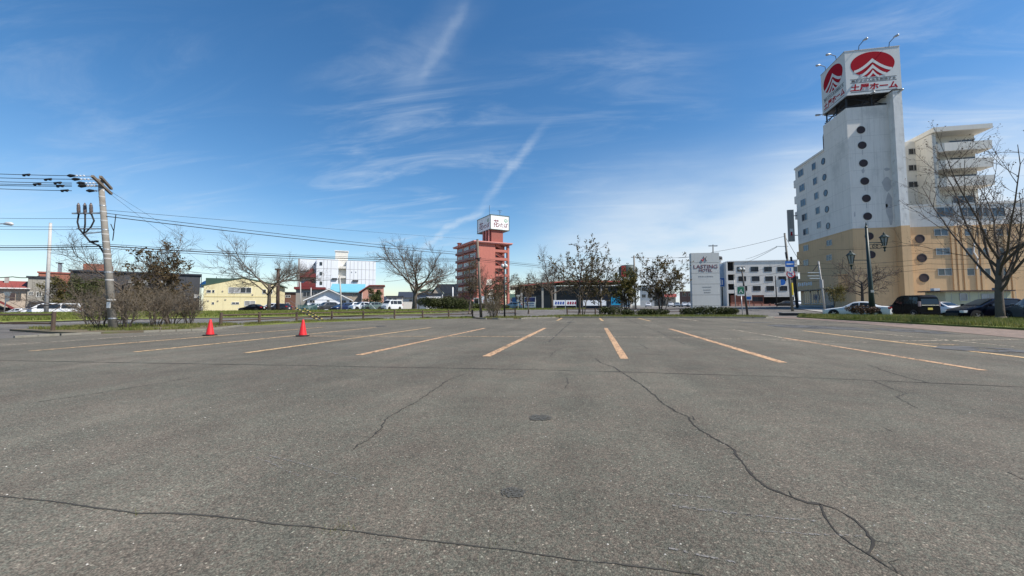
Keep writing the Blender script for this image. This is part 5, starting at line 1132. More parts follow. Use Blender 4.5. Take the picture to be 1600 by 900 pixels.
# ===== site hut in front of the hotel's right wing
o = on(1470, 49); pl = Plane(o, 0); t = thing('site_hut', 'low cream prefab hut with brown roof edge behind the black hatchback', 'hut', o)
a, xm, b_ = pl.L(1468, 465)[0], pl.L(1489, 465)[0], pl.L(1580, 465)[0]; e = pl.L(1500, 455.5)[1]
HUT = M('hut_cream', (.52, .50, .33), .75, .08, .8, streak=.12)
part(t, 'wall', HUT, (a + .6, b_, 0, 3, -.9, e)); part(t, 'roof', M('hut_roof', (.10, .06, .045), .7, .2, 1), (a - .1, b_ + .2, -.35, 3.2, e, e + .14))
for k in range(11): part(t, 'panel_joint', ALU, (a + 1.2 + k * .9, a + 1.23 + k * .9, -.02, -.003, -.8, e - .05))
pxwin(pl, t, 1499, 458.5, 1511, 470, frame=ALU, glass=GLASSC, split=1); pxwin(pl, t, 1533, 459, 1555, 467.5, frame=ALU, glass=GLASSC, split=2)
for u, c_ in ((1475, 'white'), (1575, 'grey')): x, z = pl.L(u, 452); part(t, 'roof_box', ALUW if c_ == 'white' else BLUEGR, (x - .3, x + .3, 1, 1.6, e + .14, e + .45))
# ---------------------------------------------------------------- vehicles
TYRE = M('tyre_rubber', (.018, .018, .018), .9, .2, 6); RIM = M('alloy_rim', (.42, .42, .43), .35, .1, 6, metal=.8)
TAILR = M('tail_light', (.38, .012, .015), .25, .1, 6); HEADL = M('head_light', (.62, .65, .68), .12, .1, 6); PLATEW = M('plate_white', (.72, .74, .74), .5, .05, 6); PLATEY = M('plate_yellow', (.72, .55, .10), .5, .05, 6)
CARGL = glassmat('car_glass', (.016, .020, .022), .04); TRIMB = M('black_trim', (.02, .02, .022), .6, .15, 5); CHROME = M('chrome_trim', (.65, .66, .67), .15, .05, 5, metal=1)
def carpaint(n, c, r=.28): return M('paint_' + n, c, r, .03, .8, coat=.6, spec=.5)
# station: x, top z, belt z, half width, half width at roof
PROF = {
 'saloon': (4.7, [(0, .55, .50, .62, .5), (.06, .66, .6, .78, .6), (.35, .76, .70, .86, .70), (1.25, .90, .84, .89, .72), (1.5, .95, .88, .89, .70), (2.25, 1.38, .92, .89, .60), (2.8, 1.43, .93, .89, .60), (3.35, 1.39, .94, .89, .60), (4.05, 1.03, .95, .88, .68), (4.5, .99, .93, .86, .72), (4.66, .92, .86, .80, .66), (4.7, .70, .6, .72, .6)], (4, 5), (7, 8), [(1.75, 2.62), (2.70, 3.62)], (.85, 3.75), .33),
 'hatch': (4.1, [(0, .52, .46, .58, .5), (.06, .66, .6, .76, .6), (.4, .80, .74, .84, .68), (.95, .93, .88, .85, .68), (1.15, .98, .92, .85, .66), (2.05, 1.42, .97, .85, .60), (2.7, 1.47, .99, .85, .60), (3.5, 1.44, 1.01, .85, .60), (3.95, 1.06, 1.0, .84, .66), (4.06, .98, .92, .80, .66), (4.1, .55, .5, .72, .6)], (4, 5), (7, 8), [(1.45, 2.35), (2.45, 3.30)], (.75, 3.3), .32),
 'van': (3.5, [(0, .55, .50, .62, .5), (.04, .78, .7, .70, .6), (.25, .95, .90, .73, .66), (.55, 1.02, .96, .74, .66), (.7, 1.06, 1.0, .74, .66), (1.25, 1.70, 1.04, .74, .62), (1.6, 1.80, 1.05, .74, .62), (3.2, 1.79, 1.06, .74, .62), (3.42, 1.62, 1.06, .73, .62), (3.5, 1.02, .96, .72, .64), (3.5, .50, .45, .70, .62)], (4, 5), (8, 9), [(1.15, 1.85), (1.95, 2.75), (2.82, 3.3)], (.62, 2.95), .29),
 'minibus': (5.2, [(0, .6, .55, .75, .6), (.05, .95, .85, .86, .7), (.3, 1.10, 1.02, .93, .82), (.75, 1.22, 1.1, .94, .8), (.85, 1.26, 1.12, .94, .8), (1.6, 1.98, 1.15, .94, .74), (2.0, 2.08, 1.15, .94, .74), (4.9, 2.06, 1.15, .94, .74), (5.12, 1.9, 1.15, .93, .74), (5.2, 1.15, 1.05, .91, .78), (5.2, .5, .45, .88, .76)], (4, 5), (8, 9), [(1.45, 2.2), (2.3, 3.4), (3.5, 4.9)], (.95, 4.2), .34),
 'suv': (4.5, [(0, .65, .6, .72, .6), (.06, .86, .8, .84, .7), (.4, 1.0, .94, .9, .76), (1.05, 1.08, 1.0, .91, .74), (1.25, 1.12, 1.04, .91, .72), (1.95, 1.60, 1.08, .91, .64), (2.6, 1.66, 1.09, .91, .64), (3.8, 1.62, 1.12, .91, .64), (4.3, 1.20, 1.12, .90, .70), (4.45, 1.1, 1.02, .87, .72), (4.5, .62, .56, .82, .7)], (4, 5), (7, 8), [(1.5, 2.35), (2.45, 3.3), (3.4, 3.8)], (.85, 3.55), .36),
}
def vehicle(name, label, cat, u, dep, head, kind, color, plate=None, z=None, group=None, scale=1.0, hscale=1.0, simple=False):
    """head: heading angle (direction of the nose) in the x-y plane; the car's middle stands under pixel column u"""
    L, st, ws, rw, sw, wx, wr = PROF[kind]; p = on(u, dep); t = thing(name, label, cat, (p.x, p.y, p.z if z is None else z), head, group); t.scale = (scale, scale, scale * hscale)
    zb = .22 if kind != 'suv' else .28; b = MB(); S = lambda x: L / 2 - x   # nose towards +x
    rings = []
    for x, zt, zbelt, w, wt_ in st:
        lo = min(zb, zt - .2); mid = min((lo + zbelt) / 2 + .06, zbelt - .03)
        half = [(w * .86, lo), (w * .985, lo + .07), (w, mid), (w * .975, zbelt), (wt_ + .02, zt - .045), (wt_ * .86, zt - .005), (wt_ * .4, zt + .012)]
        if zt - zbelt < .15: half[4] = (wt_ + (w - wt_) * .55, zt - .03)
        rings.append([(S(x), y, z_) for y, z_ in half] + [(S(x), -y, z_) for y, z_ in reversed(half)])
    n = len(rings[0])
    for r in rings: b.v += r
    for i in range(len(rings) - 1):
        for j in range(n - 1): b.f.append((i * n + j, i * n + j + 1, (i + 1) * n + j + 1, (i + 1) * n + j))
        b.f.append((i * n + n - 1, i * n, (i + 1) * n, (i + 1) * n + n - 1))
    b.f.append(tuple(range(n))); b.f.append(tuple(reversed(range((len(rings) - 1) * n, len(rings) * n))))
    body = b.build('body', color, t, smooth=True); body.data.set_sharp_from_angle(angle=math.radians(32))
    def surf(x):
        for a, c in zip(st[:-1], st[1:]):
            if a[0] <= x <= c[0] and c[0] > a[0]:
                f = (x - a[0]) / (c[0] - a[0]); return [a[k] + (c[k] - a[k]) * f for k in range(5)]
        return st[-1]
    def sidep(x, f, s):          # f 0 at belt, 1 at roof edge
        _, zt, zbelt, w, wt_ = surf(x); y = w * .975 + (wt_ + .02 - w * .975) * f + .012; return (S(x), s * y, zbelt + (zt - .045 - zbelt) * f)
    for s in (1, -1):
        for a, c in sw:
            m = MB(); k = 5
            for i in range(k):
                x = a + (c - a) * i / (k - 1); m.v += [sidep(x, .08, s), sidep(x, .86, s)]
            m.f = [(2 * i, 2 * i + 1, 2 * i + 3, 2 * i + 2) for i in range(k - 1)]
            m.build('side_window', CARGL, t, smooth=True)
        if not simple:
            x = sw[0][0] + .02; _, zt, zbelt, w, wt_ = surf(x); MB().box(S(x) - .08, S(x) + .06, s * (w + .02), s * (w + .17), zbelt + .02, zbelt + .17).build('wing_mirror', color, t, bevel=.03)
            for a, c in sw[:2]: m = MB().box(S(c) + .06, S(c) + .24, s * (surf(c)[3] * .985), s * (surf(c)[3] + .025), surf(c)[2] - .13, surf(c)[2] - .10).build('door_handle', CHROME if kind != 'van' else color, t)
            for a, c in sw[:2]:
                q = MB(); xx = c + .04; w = surf(xx)[3]; q.box(S(xx) - .006, S(xx) + .006, s * w * .99, s * (w + .004), zb + .12, surf(xx)[2]); q.build('door_seam', TRIMB, t)
    def cross(i, j, f0, f1, nm, mat, inset=.9):
        A, B = st[i], st[j]; m = MB()
        for f in (f0, f1):
            x, zt, wt_ = A[0] + (B[0] - A[0]) * f, A[1] + (B[1] - A[1]) * f, (A[4] + (B[4] - A[4]) * f) * inset
            d = Vector((S(B[0]) - S(A[0]), 0, B[1] - A[1])); nn = Vector((-d.z, 0, d.x)); nn = nn.normalized() * (1 if nn.z * 1 > 0 or abs(nn.z) < 1e-6 else -1)
            o_ = nn * .022
            m.v += [(S(x) + o_.x, -wt_, zt + o_.z - .015), (S(x) + o_.x, -wt_ * .5, zt + o_.z + .005), (S(x) + o_.x, wt_ * .5, zt + o_.z + .005), (S(x) + o_.x, wt_, zt + o_.z - .015)]
        m.f = [(0, 1, 5, 4), (1, 2, 6, 5), (2, 3, 7, 6)]; return m.build(nm, mat, t, smooth=True)
    cross(ws[0], ws[1], .10, .93, 'windscreen', CARGL); 
    if kind in ('van', 'minibus'):
        A, B = st[rw[0]], st[rw[1]]; w = A[4]; m = MB(); o_ = .03
        m.v = [(S(A[0]) - o_ - .02, -w * .92, A[1] - .12), (S(A[0]) - o_ - .02, w * .92, A[1] - .12), (S(B[0]) - o_, B[4] * .98, B[1] + .06), (S(B[0]) - o_, -B[4] * .98, B[1] + .06)]; m.f = [(0, 1, 2, 3)]; m.build('rear_window', CARGL, t)
    else: cross(rw[0], rw[1], .10, .88, 'rear_window', CARGL)
    # lights, plate, bumper
    xe = L
    zl = st[-3][1] - .14 if kind in ('saloon', 'hatch', 'suv') else st[-2][1] + .02
    for s in (1, -1):
        w = st[-2][3]
        if kind in ('van', 'minibus'): MB().box(S(xe) - .03, S(xe) + .12, s * (w - .10), s * (w + .018), .90, 1.30).build('tail_light', M('tail_light_clear', (.30, .22, .22), .2, .1, 4) if kind == 'van' else TAILR, t, bevel=.015)
        else: MB().box(S(xe) - .01, S(xe) + .26, s * (w - .26), s * (w + .035), zl - .08, zl + .09).build('tail_light', TAILR, t, bevel=.02)
        hz = st[1][1] - .06 if kind != 'van' else .78
        MB().box(S(.30), S(.02), s * (st[1][3] - .26), s * (st[1][3] + .035), hz - .07, hz + .08).build('head_light', HEADL, t, bevel=.02)
    pz = .72 if kind in ('van', 'minibus', 'suv') else .62
    if kind == 'saloon': pz = .74
    MB().box(S(xe) - .035, S(xe) + .03, -.165, .165, pz - .083, pz + .083).build('licence_plate', plate or PLATEW, t)
    MB().box(S(xe) - .045, S(xe) + .2, -st[-1][3], st[-1][3], .24, .46).build('rear_bumper', color, t, bevel=.04)
    if kind == 'van': MB().box(S(xe) - .04, S(xe) + .02, -.60, .60, .98, 1.03).build('chrome_bar', CHROME, t)
    MB().box(S(.05), S(-.02), -.45, .45, .34, .52).build('grille', TRIMB, t)
    if simple: wn = 10
    else: wn = 18
    for x in wx:
        for s in (1, -1):
            w = st[3][3]; y = s * (w - .10)
            MB().lathe([(wr + .075, s * .0), (wr + .075, s * .112)], wn, (S(x), y, wr), 'y').build('wheel_arch', TRIMB, t)
            wh_ = MB().lathe([(wr * .6, -.09), (wr * .93, -.10), (wr, -.06), (wr, .07), (wr * .93, .125), (wr * .62, .125)], wn, (S(x), y, wr), 'y').build('wheel', TYRE, t, smooth=False)
            rm = MB().lathe([(wr * .60, s * .10), (wr * .60, s * .118), (wr * .52, s * .105)], wn, (S(x), y, wr), 'y')
            for k in range(0 if simple else 5):
                a = 6.283 * k / 5; rm.bar((S(x), y + s * .125, wr), (S(x) + math.cos(a) * wr * .56, y + s * .125, wr + math.sin(a) * wr * .56), .07, .05)
            rm.build('rim', RIM if not simple else RIM, wh_)
    return t
D90 = math.pi / 2
vehicle('saloon_car', 'white saloon with red tail lights parked beyond the grass strip', 'car', 1337, 38.5, math.radians(146), 'saloon', carpaint('white', (.66, .68, .69)), scale=1.04)
vehicle('kei_van', 'black boxy van with yellow number plate between saloon and hatchback', 'van', 1424, 37.8, math.radians(93), 'van', M('paint_black', (.004, .004, .005), .25, .03, 1, spec=.10), PLATEY, scale=1.12)
vehicle('hatchback', 'dark navy hatchback seen side-on at the right edge', 'car', 1540, 29.6, math.radians(184), 'hatch', M('paint_navy', (.003, .004, .009), .25, .03, 1, spec=.10), scale=1.07, hscale=1.03)
vehicle('grey_suv', 'dark grey car with pale rear plate, partly behind the big tree trunk', 'car', 1628, 26.5, math.radians(75), 'suv', carpaint('darkgrey', (.10, .105, .11), .3))
vehicle('white_car', 'white car whose front peeks out behind the black van', 'car', 1478, 45, math.radians(-80), 'hatch', carpaint('white2', (.72, .73, .74)), simple=True)
vehicle('white_minibus', 'long white minibus parked before the houses at the left', 'minibus', 84, 66, math.radians(178) + YAW + .6, 'minibus', carpaint('white3', (.70, .71, .72)), scale=1.3, hscale=.78, simple=True, z=-.25)
vehicle('white_car', 'small white car tail at the left edge behind the road sign', 'car', 28, 80, math.radians(178) + YAW, 'hatch', MATS['paint_white3'], simple=True, z=-.45)
vehicle('black_saloon', 'black saloon parked in front of the yellow house', 'car', 395, 76, math.radians(172) + YAW, 'saloon', MATS['paint_black'], simple=True)
vehicle('white_minibus', 'white estate car half hidden behind the black saloon', 'car', 424, 81, math.radians(175) + YAW, 'suv', MATS['paint_white3'], simple=True)
vehicle('dark_car', 'dark car just right of the brown double post', 'car', 437, 77, math.radians(170) + YAW, 'hatch', carpaint('charcoal', (.02, .02, .022)), simple=True)
cl = [('silver_car', 491, 80, 'hatch', (.30, .36, .36), 'grey-green car leftmost of the row before the white gable house'), ('dark_suv', 510, 78, 'suv', (.035, .04, .045), 'dark car left of the thin pole, before the white gable house'), ('blue_car', 535, 78, 'hatch', (.015, .025, .07), 'dark blue car right of the thin concrete pole'), ('white_van', 551, 81, 'suv', (.66, .68, .69), 'white car behind the dark blue one'), ('white_car', 564, 78, 'suv', (.60, .64, .66), 'pale car in the middle of the row near the cyan roof'), ('green_car', 580, 79, 'suv', (.10, .14, .13), 'grey-green car before the salmon house'), ('white_car', 611, 82, 'minibus', (.62, .66, .66), 'white van left of the rounded hedge, behind the bare tree')]
for nm, u, d, k, c, lab in cl: vehicle(nm, lab, 'car' if k != 'minibus' else 'van', u, d, math.radians(-90 + (6 if u % 2 else -8)) - .3, k, carpaint(nm + str(u), c), simple=True, group='cars parked across the road')
fc = [(1048, 150, 'suv', (.66, .67, .68), 'white van leftmost in the far street left of the pillar'), (1058, 135, 'hatch', (.16, .18, .20), 'grey car second in the far street'), (1070, 128, 'hatch', (.55, .57, .58), 'silver car third in the far street'), (1080, 124, 'saloon', (.62, .63, .64), 'white car nearest the sign pillar in the far street'), (1013, 140, 'suv', (.62, .63, .64), 'white van seen under the kerb trees')]
for u, d, k, c, lab in fc: vehicle('far_car', lab, 'car', u, d, math.radians(-95), k, carpaint('far%d' % u, c), simple=True, group='cars waiting in the far street')
vehicle('far_car', 'dark car parked under the white block', 'car', 1226, 118, math.radians(180), 'saloon', MATS['paint_charcoal'], simple=True)
vehicle('far_car', 'white car between the poles left of the hotel', 'car', 1247, 108, math.radians(-90), 'hatch', MATS['paint_white2'], simple=True)
tr = thing('box_truck', 'white box truck at the foot of the red tower', 'truck', on(762, 98), YAW); pl = Plane(tr.location, YAW)
a, b_, c, e = pl.rect(740, 462, 772, 479); part(tr, 'cargo_box', WHITEB, (a + 1.6, b_, 0, 2.3, .7, e)); part(tr, 'cab', ALUW, (a, a + 1.5, .1, 2.2, .4, e - .5)); part(tr, 'window', CARGL, (a + .2, a + 1.2, .05, .098, 1.3, e - .65)); part(tr, 'chassis', TRIMB, (a + .2, b_ - .1, .3, 2.0, .4, .7))
for x in (a + .8, b_ - 1.0): MB().lathe([(.2, -.02), (.42, -.02), (.42, .25), (.2, .25)], 12, (x, .05, .42), 'y').build('wheel', TYRE, tr)
part(tr, 'lettering', M('ink_pink', (.55, .12, .12), .6, .2, 2), (a + 2.2, a + 3.4, -.02, -.003, 1.4, 1.6), (a + 2.2, a + 3.0, -.02, -.003, 1.9, 2.1))
vehicle('far_car', 'blue-grey car behind the grey lamp post', 'car', 800, 92, math.radians(180) + YAW, 'suv', carpaint('bluegrey', (.05, .10, .16)), simple=True)

# ---------------------------------------------------------------- traffic cones
CONE = M('cone_red', (.62, .018, .022), .5, .12, 5, spec=.4, dirt_shade=(.38, .06, .05, .55), dscale=5); RUB = M('cone_base_rubber', (.03, .022, .022), .8, .2, 8)
for (u, v, lab) in ((328, 524.5, 'red traffic cone on a black base beside the left shrubs, left one'), (473, 525.5, 'red traffic cone on a black base standing alone on the lot, right one')):
    p = gp(u, v); c = thing('traffic_cone', lab, 'traffic cone', (p.x, p.y, .004), .3, 'traffic cones')
    MB().lathe([(.155, .045), (.148, .07), (.045, .62), (.030, .66), (.012, .665)], 24).build('cone', CONE, c, smooth=True)
    MB().prism([(-.235, -.10), (-.10, -.235), (.10, -.235), (.235, -.10), (.235, .10), (.10, .235), (-.10, .235), (-.235, .10)], .0, .045).build('base', RUB, c, bevel=.008)

# ---------------------------------------------------------------- wooden fence of posts and rails
WOOD = M('fence_wood', (.085, .06, .045), .9, .3, 4, .5, 30); WOODP = M('pole_wood', (.17, .14, .11), .95, .3, 3, .6, 20)
def fence(label, pts, h=.82, seed=1, ext=None):
    r = random.Random(seed); t = thing('wooden_fence', label, 'fence', (*pts[0], 0))
    o = Vector((*pts[0], 0)); P = [Vector((*p, 0)) - o for p in pts]
    for p in P:
        MB().tube([p + Vector((0, 0, -.1)), p + Vector((r.gauss(0, .015), r.gauss(0, .015), h * r.uniform(.97, 1.05)))], [.085, .08], 8).build('post', WOOD, t)
    seq = ([ext[0] - o] if ext and ext[0] else []) + P + ([ext[1] - o] if ext and ext[1] else [])
    for a, c in zip(seq[:-1], seq[1:]):
        for z in (.68, .36): MB().tube([a + Vector((0, 0, h * z / .82 + r.gauss(0, .015))), c + Vector((0, 0, h * z / .82 + r.gauss(0, .015)))], .05, 6).build('rail', WOOD, t)
    return t
fence('long dark log fence curving along the far left side of the lot', FENCE, seed=1)
fence('short piece of log fence left of the shrubs at the left edge', [(-25.6, 15.3)], 1.0, 2, (Vector((-34, 14.0, 0)), None))
fence('single log fence post with stub rails right of the lamp post', [(-8.4, 45.0)], .95, 3, (Vector((-9.6, 44.4, 0)), None))
fence('log fence behind the row of kerb trees', [(-3.0, 51), (.4, 51.5), (4, 51.8), (8, 52), (11, 52)], .9, 4)

# ---------------------------------------------------------------- poles
PCON = M('pole_concrete', (.205, .19, .165), .9, .3, 4, .5, 20, dirt_shade=(.09, .075, .06, .8), dscale=2); PCONL = M('pole_concrete_light', (.42, .41, .39), .9, .15, 4); CABLE = M('cable_black', (.012, .012, .013), .7, .1, 4); CERAM = M('insulator_white', (.62, .63, .64), .3, .05, 5); INSB = M('bushing_brown', (.13, .10, .09), .4, .1, 6)
P1b = gp(178, 517); d1_ = depth_of(P1b.x, P1b.y); P1t = at(157, 280, d1_)
up = thing('utility_pole', 'tall leaning concrete utility pole with cable terminals at the left', 'utility pole', P1b); rel = lambda p: Vector(p) - P1b
top = rel(P1t); MB().tube([Vector((0, 0, -.2)), top * .5, top], [.185, .15, .11], 14).build('pole', PCON, up, smooth=True)
PA = lambda f: top * f
def P1(u, v, dd=0): return rel(at(u, v, d1_ + dd))
for k, f in enumerate((.08, .2, .33, .38, .47, .5, .53, .58, .63, .66, .72, .78, .82, .88, .93)):
    p = PA(f); r_ = .185 - .075 * f + .005; MB().lathe([(r_, -.035), (r_ + .008, 0), (r_, .035)], 12, p).build('band', PCONL if k % 3 else STEELG, up)
for dd, (ua, va, ub, vb) in ((-.22, (144, 275, 174, 303)), (.22, (157, 276, 174, 295))): MB().bar(P1(ua, va, dd - .6), P1(ub, vb, dd + .8), .11).build('crossarm', WOODP, up)
for i, (u, v) in enumerate(((110, 274.5), (117, 280), (125, 286), (128, 289.5), (127, 290.8), (140, 298))):
    a, c = P1(u - 5, v), P1(u + 7, v + .1); MB().tube([a, (a * .6 + c * .4), c], [.03, .09, .05], 8).build('dead_end_clamp', CABLE, up)
    for k in range(3): q = P1(u + 10 + k * 5.5, v + .2); MB().lathe([(.03, -.05), (.05, 0), (.03, .05)], 8, q, 'x').build('insulator', CERAM, up)
    MB().tube([P1(u + 7, v), P1(min(u + 34, 160), v + 1)], .018, 4).build('strain_wire', STEELG, up)
zt_ = 333; MB().bar(P1(113, zt_ + .5), P1(161, zt_), .07).build('terminal_bracket', STEELG, up); MB().bar(P1(126, 366), P1(163, 362), .05).build('lower_bracket', STEELG, up); MB().bar(P1(120, 357), P1(163, 357.5), .05).build('lower_bracket', STEELG, up)
for u, v0 in ((123, 318), (133, 318), (142.5, 318)):
    a, c = P1(u, 335), P1(u - .5, 317); MB().tube([a, a.lerp(c, .06), a.lerp(c, .5), a.lerp(c, .85), c], [.05, .065, .07, .055, .02], 10).build('cable_terminal', INSB, up, smooth=True)
    for k in range(6): MB().lathe([(.065, -.012), (.088, 0), (.065, .014)], 12, a.lerp(c, .15 + k * .12)).build('terminal_shed', INSB, up)
for pts in ([(123, 335), (121, 347), (124, 358), (131, 366), (140, 377)], [(133, 335), (133, 350), (131, 366)], [(143, 335), (147, 345), (142, 355), (131, 366), (141, 378), (155, 384), (163, 397), (168, 420)]): MB().tube([P1(*q) for q in pts], .04, 6).build('riser_cable', CABLE, up, smooth=True)
MB().bar(P1(140, 378), P1(153, 377), .09).build('cable_joint', CABLE, up)
MB().tube([P1(173, 350), P1(178, 362), P1(176, 376), P1(181, 335)], .02, 5).build('loop_cable', CABLE, up)
pt = PA(.06); MB().box(pt.x - .1, pt.x + .12, pt.y - .26, pt.y - .24, 1.15, 1.45).build('pole_plate', ALUW, up)

def pole(name, label, ub, vb, ut, vt, dep, r0, r1, mat, zb=None, cat='pole'):
    b0 = at(ub, vb, dep); g = Hz(b0.x, b0.y) if zb is None else zb; b0.z = g; t_ = at(ut, vt, dep); o = thing(name, label, cat, b0)
    MB().tube([Vector((0, 0, -.3)), (t_ - b0) * .5, t_ - b0], [r0, (r0 + r1) / 2, r1], 12).build('shaft', mat, o, smooth=True)
    MB().lathe([(r1 * 1.05, 0), (r1 * 1.05, .06), (r1 * .5, .09)], 10, t_ - b0).build('cap', mat, o)
    return o, (lambda u, v, dd=0: at(u, v, dep + dd) - b0)
pole('concrete_pole', 'plain pale concrete pole in front of the houses at the left', 72, 492, 79, 349, 62, .26, .17, PCONL)
o, q = pole('wooden_pole', 'dark wooden pole beside the shrub in front of the red tower', 752, 496, 746, 375, 40, .15, .11, WOODP, cat='utility pole')
MB().bar(q(742, 404), q(752, 403), .09).build('bracket', STEELD, o); MB().tube([q(747.5, 403), q(748, 408)], .14, 8).build('cable_clamp', CABLE, o)
o, q = pole('wooden_pole', 'thick brown double post right of the yellow house', 434, 487, 434.5, 421, 70, .30, .24, M('post_brown', (.07, .045, .035), .9, .2, 3)); MB().bar(q(432, 421), q(437, 421), .9, .25).build('post_cap', MATS['post_brown'], o)
o, q = pole('concrete_pole', 'thin pale pole among the parked cars before the white slab', 533.5, 486, 531, 432, 74, .15, .11, PCONL); MB().bar(q(517, 436), q(543, 436.5), .08).build('arm', STEELG, o)
pole('concrete_pole', 'short pale post left of the white gable house', 470, 486, 469.5, 441, 88, .1, .1, PCONL); pole('concrete_pole', 'short pale post before the maroon-edged shop', 486, 486, 486, 450, 88, .1, .1, PCONL)
o, q = pole('utility_pole', 'far utility pole with crossarms above the small houses', 650, 480, 650, 425, 120, .22, .14, PCON, cat='utility pole')
for v in (430, 436): MB().bar(q(645.5, v), q(654.5, v), .14).build('crossarm', STEELD, o)
MB().tube([q(647.5, 440), q(647.5, 445)], .45, 8).build('transformer', PCONL, o)
pole('steel_post', 'dark thin post left of the garage', 654.5, 482, 654.5, 448, 100, .1, .1, STEELD); pole('steel_post', 'white post at the right of the garage', 707.5, 480, 707.5, 449, 98, .14, .14, ALUW)
o, q = pole('utility_pole', 'grey utility pole behind the kerb trees', 993, 480, 990.5, 400, 75, .2, .14, PCON, cat='utility pole'); MB().bar(q(986, 402), q(995, 402), .1).build('crossarm', STEELD, o); MB().tube([q(991, 440), q(991, 447)], .3, 8).build('transformer', PCONL, o)
o, q = pole('sign_pole', 'steel pole carrying round and blue traffic signs left of the hotel', 1238.5, 487, 1226, 365, 64, .20, .13, PCON, cat='utility pole')
BLUES = M('traffic_blue', (.02, .13, .45), .4, .05, 4); REDS = M('traffic_red', (.55, .03, .04), .4, .05, 4)
a = q(1234, 412.5, -.35); w = 1.15
MB().box(a.x - w * .55, a.x + w * .55, a.y - .03, a.y, a.z - .45, a.z + .45).build('blue_sign', BLUES, o); MB().box(a.x - w * .42, a.x + w * .42, a.y - .045, a.y - .031, a.z - .1, a.z + .08).build('sign_lettering', ALUW, o)
MB().box(a.x - .5, a.x + .45, a.y - .03, a.y, a.z - 1.15, a.z - .5).build('white_plate', ALUW, o); MB().prism([(a.x - .05, a.z - 1.1), (a.x + .08, a.z - 1.1), (a.x + .12, a.z - .6), (a.x, a.z - .6)], a.y - .04, a.y - .032, 'xz').build('arrow', BLUES, o)
a = q(1235.5, 428, -.35); MB().lathe([(.63, .0), (.63, -.03)], 24, a, 'y').build('round_sign', REDS, o); MB().lathe([(.48, -.031), (.48, -.04)], 24, a, 'y').build('sign_face', ALUW, o); MB().box(a.x - .3, a.x + .26, a.y - .055, a.y - .042, a.z + .04, a.z + .14).box(a.x + .05, a.x + .15, a.y - .055, a.y - .042, a.z - .3, a.z + .04).build('sign_symbol', BLUES, o); MB().bar((a.x - .3, a.y - .06, a.z + .3), (a.x + .3, a.y - .06, a.z - .3), .02, .09).build('slash', REDS, o)
a = q(1222, 441, -.3); MB().lathe([(.48, 0), (.48, -.03)], 20, a, 'y').build('blue_round_sign', BLUES, o); a = q(1216.5, 442.5, -.3); MB().box(a.x - .35, a.x + .3, a.y - .02, a.y + .02, a.z - .55, a.z + .55).build('grey_plate', STEELG, o)
p_ = [q(1237.2, 455), q(1236.4, 448)]; MB().tube([p_[0] + Vector((0, 0, -.6)), p_[1] + Vector((0, 0, .6))], .225, 12).build('yellow_wrap', M('warning_yellow', (.55, .42, .03), .6, .15, 4), o); MB().tube([q(1228, 394, -.2), q(1229.5, 404, -.2)], .16, 8).build('transformer', STEELD, o)
MB().bar(q(1213, 385), q(1231, 385), .1).build('crossarm', STEELG, o)
pole('steel_post', 'dark leaning post just right of the traffic sign pole', 1246, 484, 1236, 402, 70, .2, .16, STEELD, cat='utility pole'); pole('steel_post', 'dark straight pole beside the hotel corner', 1247, 480, 1242, 430, 74, .14, .12, STEELD); pole('steel_post', 'thin dark pole before the dark garage of the white block', 1214, 479, 1211.5, 432, 92, .12, .1, STEELD)
o, q = pole('concrete_pole', 'pale pole with cable brackets in front of the hotel flank', 1289, 482, 1279, 409, 60, .14, .1, PCONL, cat='utility pole')
for v, u0_, u1_ in ((426, 1262, 1281), (431, 1262, 1282), (435, 1265, 1282)): MB().bar(q(u0_, v), q(u1_, v), .12).build('bracket', STEELG, o)
MB().bar(q(1270, 424), q(1279, 412), .07).build('stay', STEELD, o); MB().tube([q(1283, 437), q(1284, 450)], .25, 8).build('transformer', PCONL, o)
pole('steel_post', 'thin pale pole before the white block stair', 1149.5, 480, 1147, 437, 100, .12, .1, PCONL)

# street lamps
def lamp_pole(label, ub, vb, ut, vt, dep, r, mat, style):
    o, q = pole('street_lamp', label, ub, vb, ut, vt, dep, r, r * .7, mat, cat='street lamp')
    if style == 'double':
        for s in (-1, 1): c = q(ut + s * 2.6, vt + .5); MB().lathe([(.03, -.18), (.14, -.09), (.165, .03), (.12, .14), (.02, .18)], 14, c).build('globe', M('lamp_globe', (.6, .6, .58), .3, .1, 4), o, smooth=True); MB().bar(q(ut, vt + 3.5), c + Vector((0, 0, -.2)), .05).build('arm', mat, o)
    else:
        for s in (-1, 1): c = q(ut + s * (4.2 if s < 0 else 4.2), vt + 1); MB().box(c.x - .28, c.x + .28, c.y - .12, c.y + .12, c.z - .10, c.z + .08).build('lamp_head', STEELG, o, bevel=.03)
        MB().bar(q(ut - 4, vt + 1), q(ut + 4, vt + 1), .06).build('arm', mat, o)
    return o
lamp_pole('grey lamp post with two globes in the middle bed', 788.5, 498, 788, 415, 37.5, .085, STEELD, 'double')
lamp_pole('dark lamp post with two globes right of the grey sign pillar', 1168.5, 495, 1159, 420, 44.5, .12, M('lamp_brown', (.06, .055, .05), .6, .2, 4), 'double')
lamp_pole('tall lamp rising behind the grey sign pillar', 1115, 480, 1114, 383, 70, .12, STEELD, 'head')
o = thing('street_lamp', 'street lamp head on a long arm reaching in at the left edge', 'street lamp', at(-60, 492, 30) * 1); o.location.z = 0; q = lambda u, v: at(u, v, 30) - o.location
MB().tube([Vector((0, 0, -.2)), Vector((0, 0, 6.6))], [.1, .07], 10).build('pole', PCONL, o); MB().tube([Vector((0, 0, 6.6)), q(-30, 352), q(5, 349.5)], [.05, .04, .035], 8).build('arm', STEELG, o)
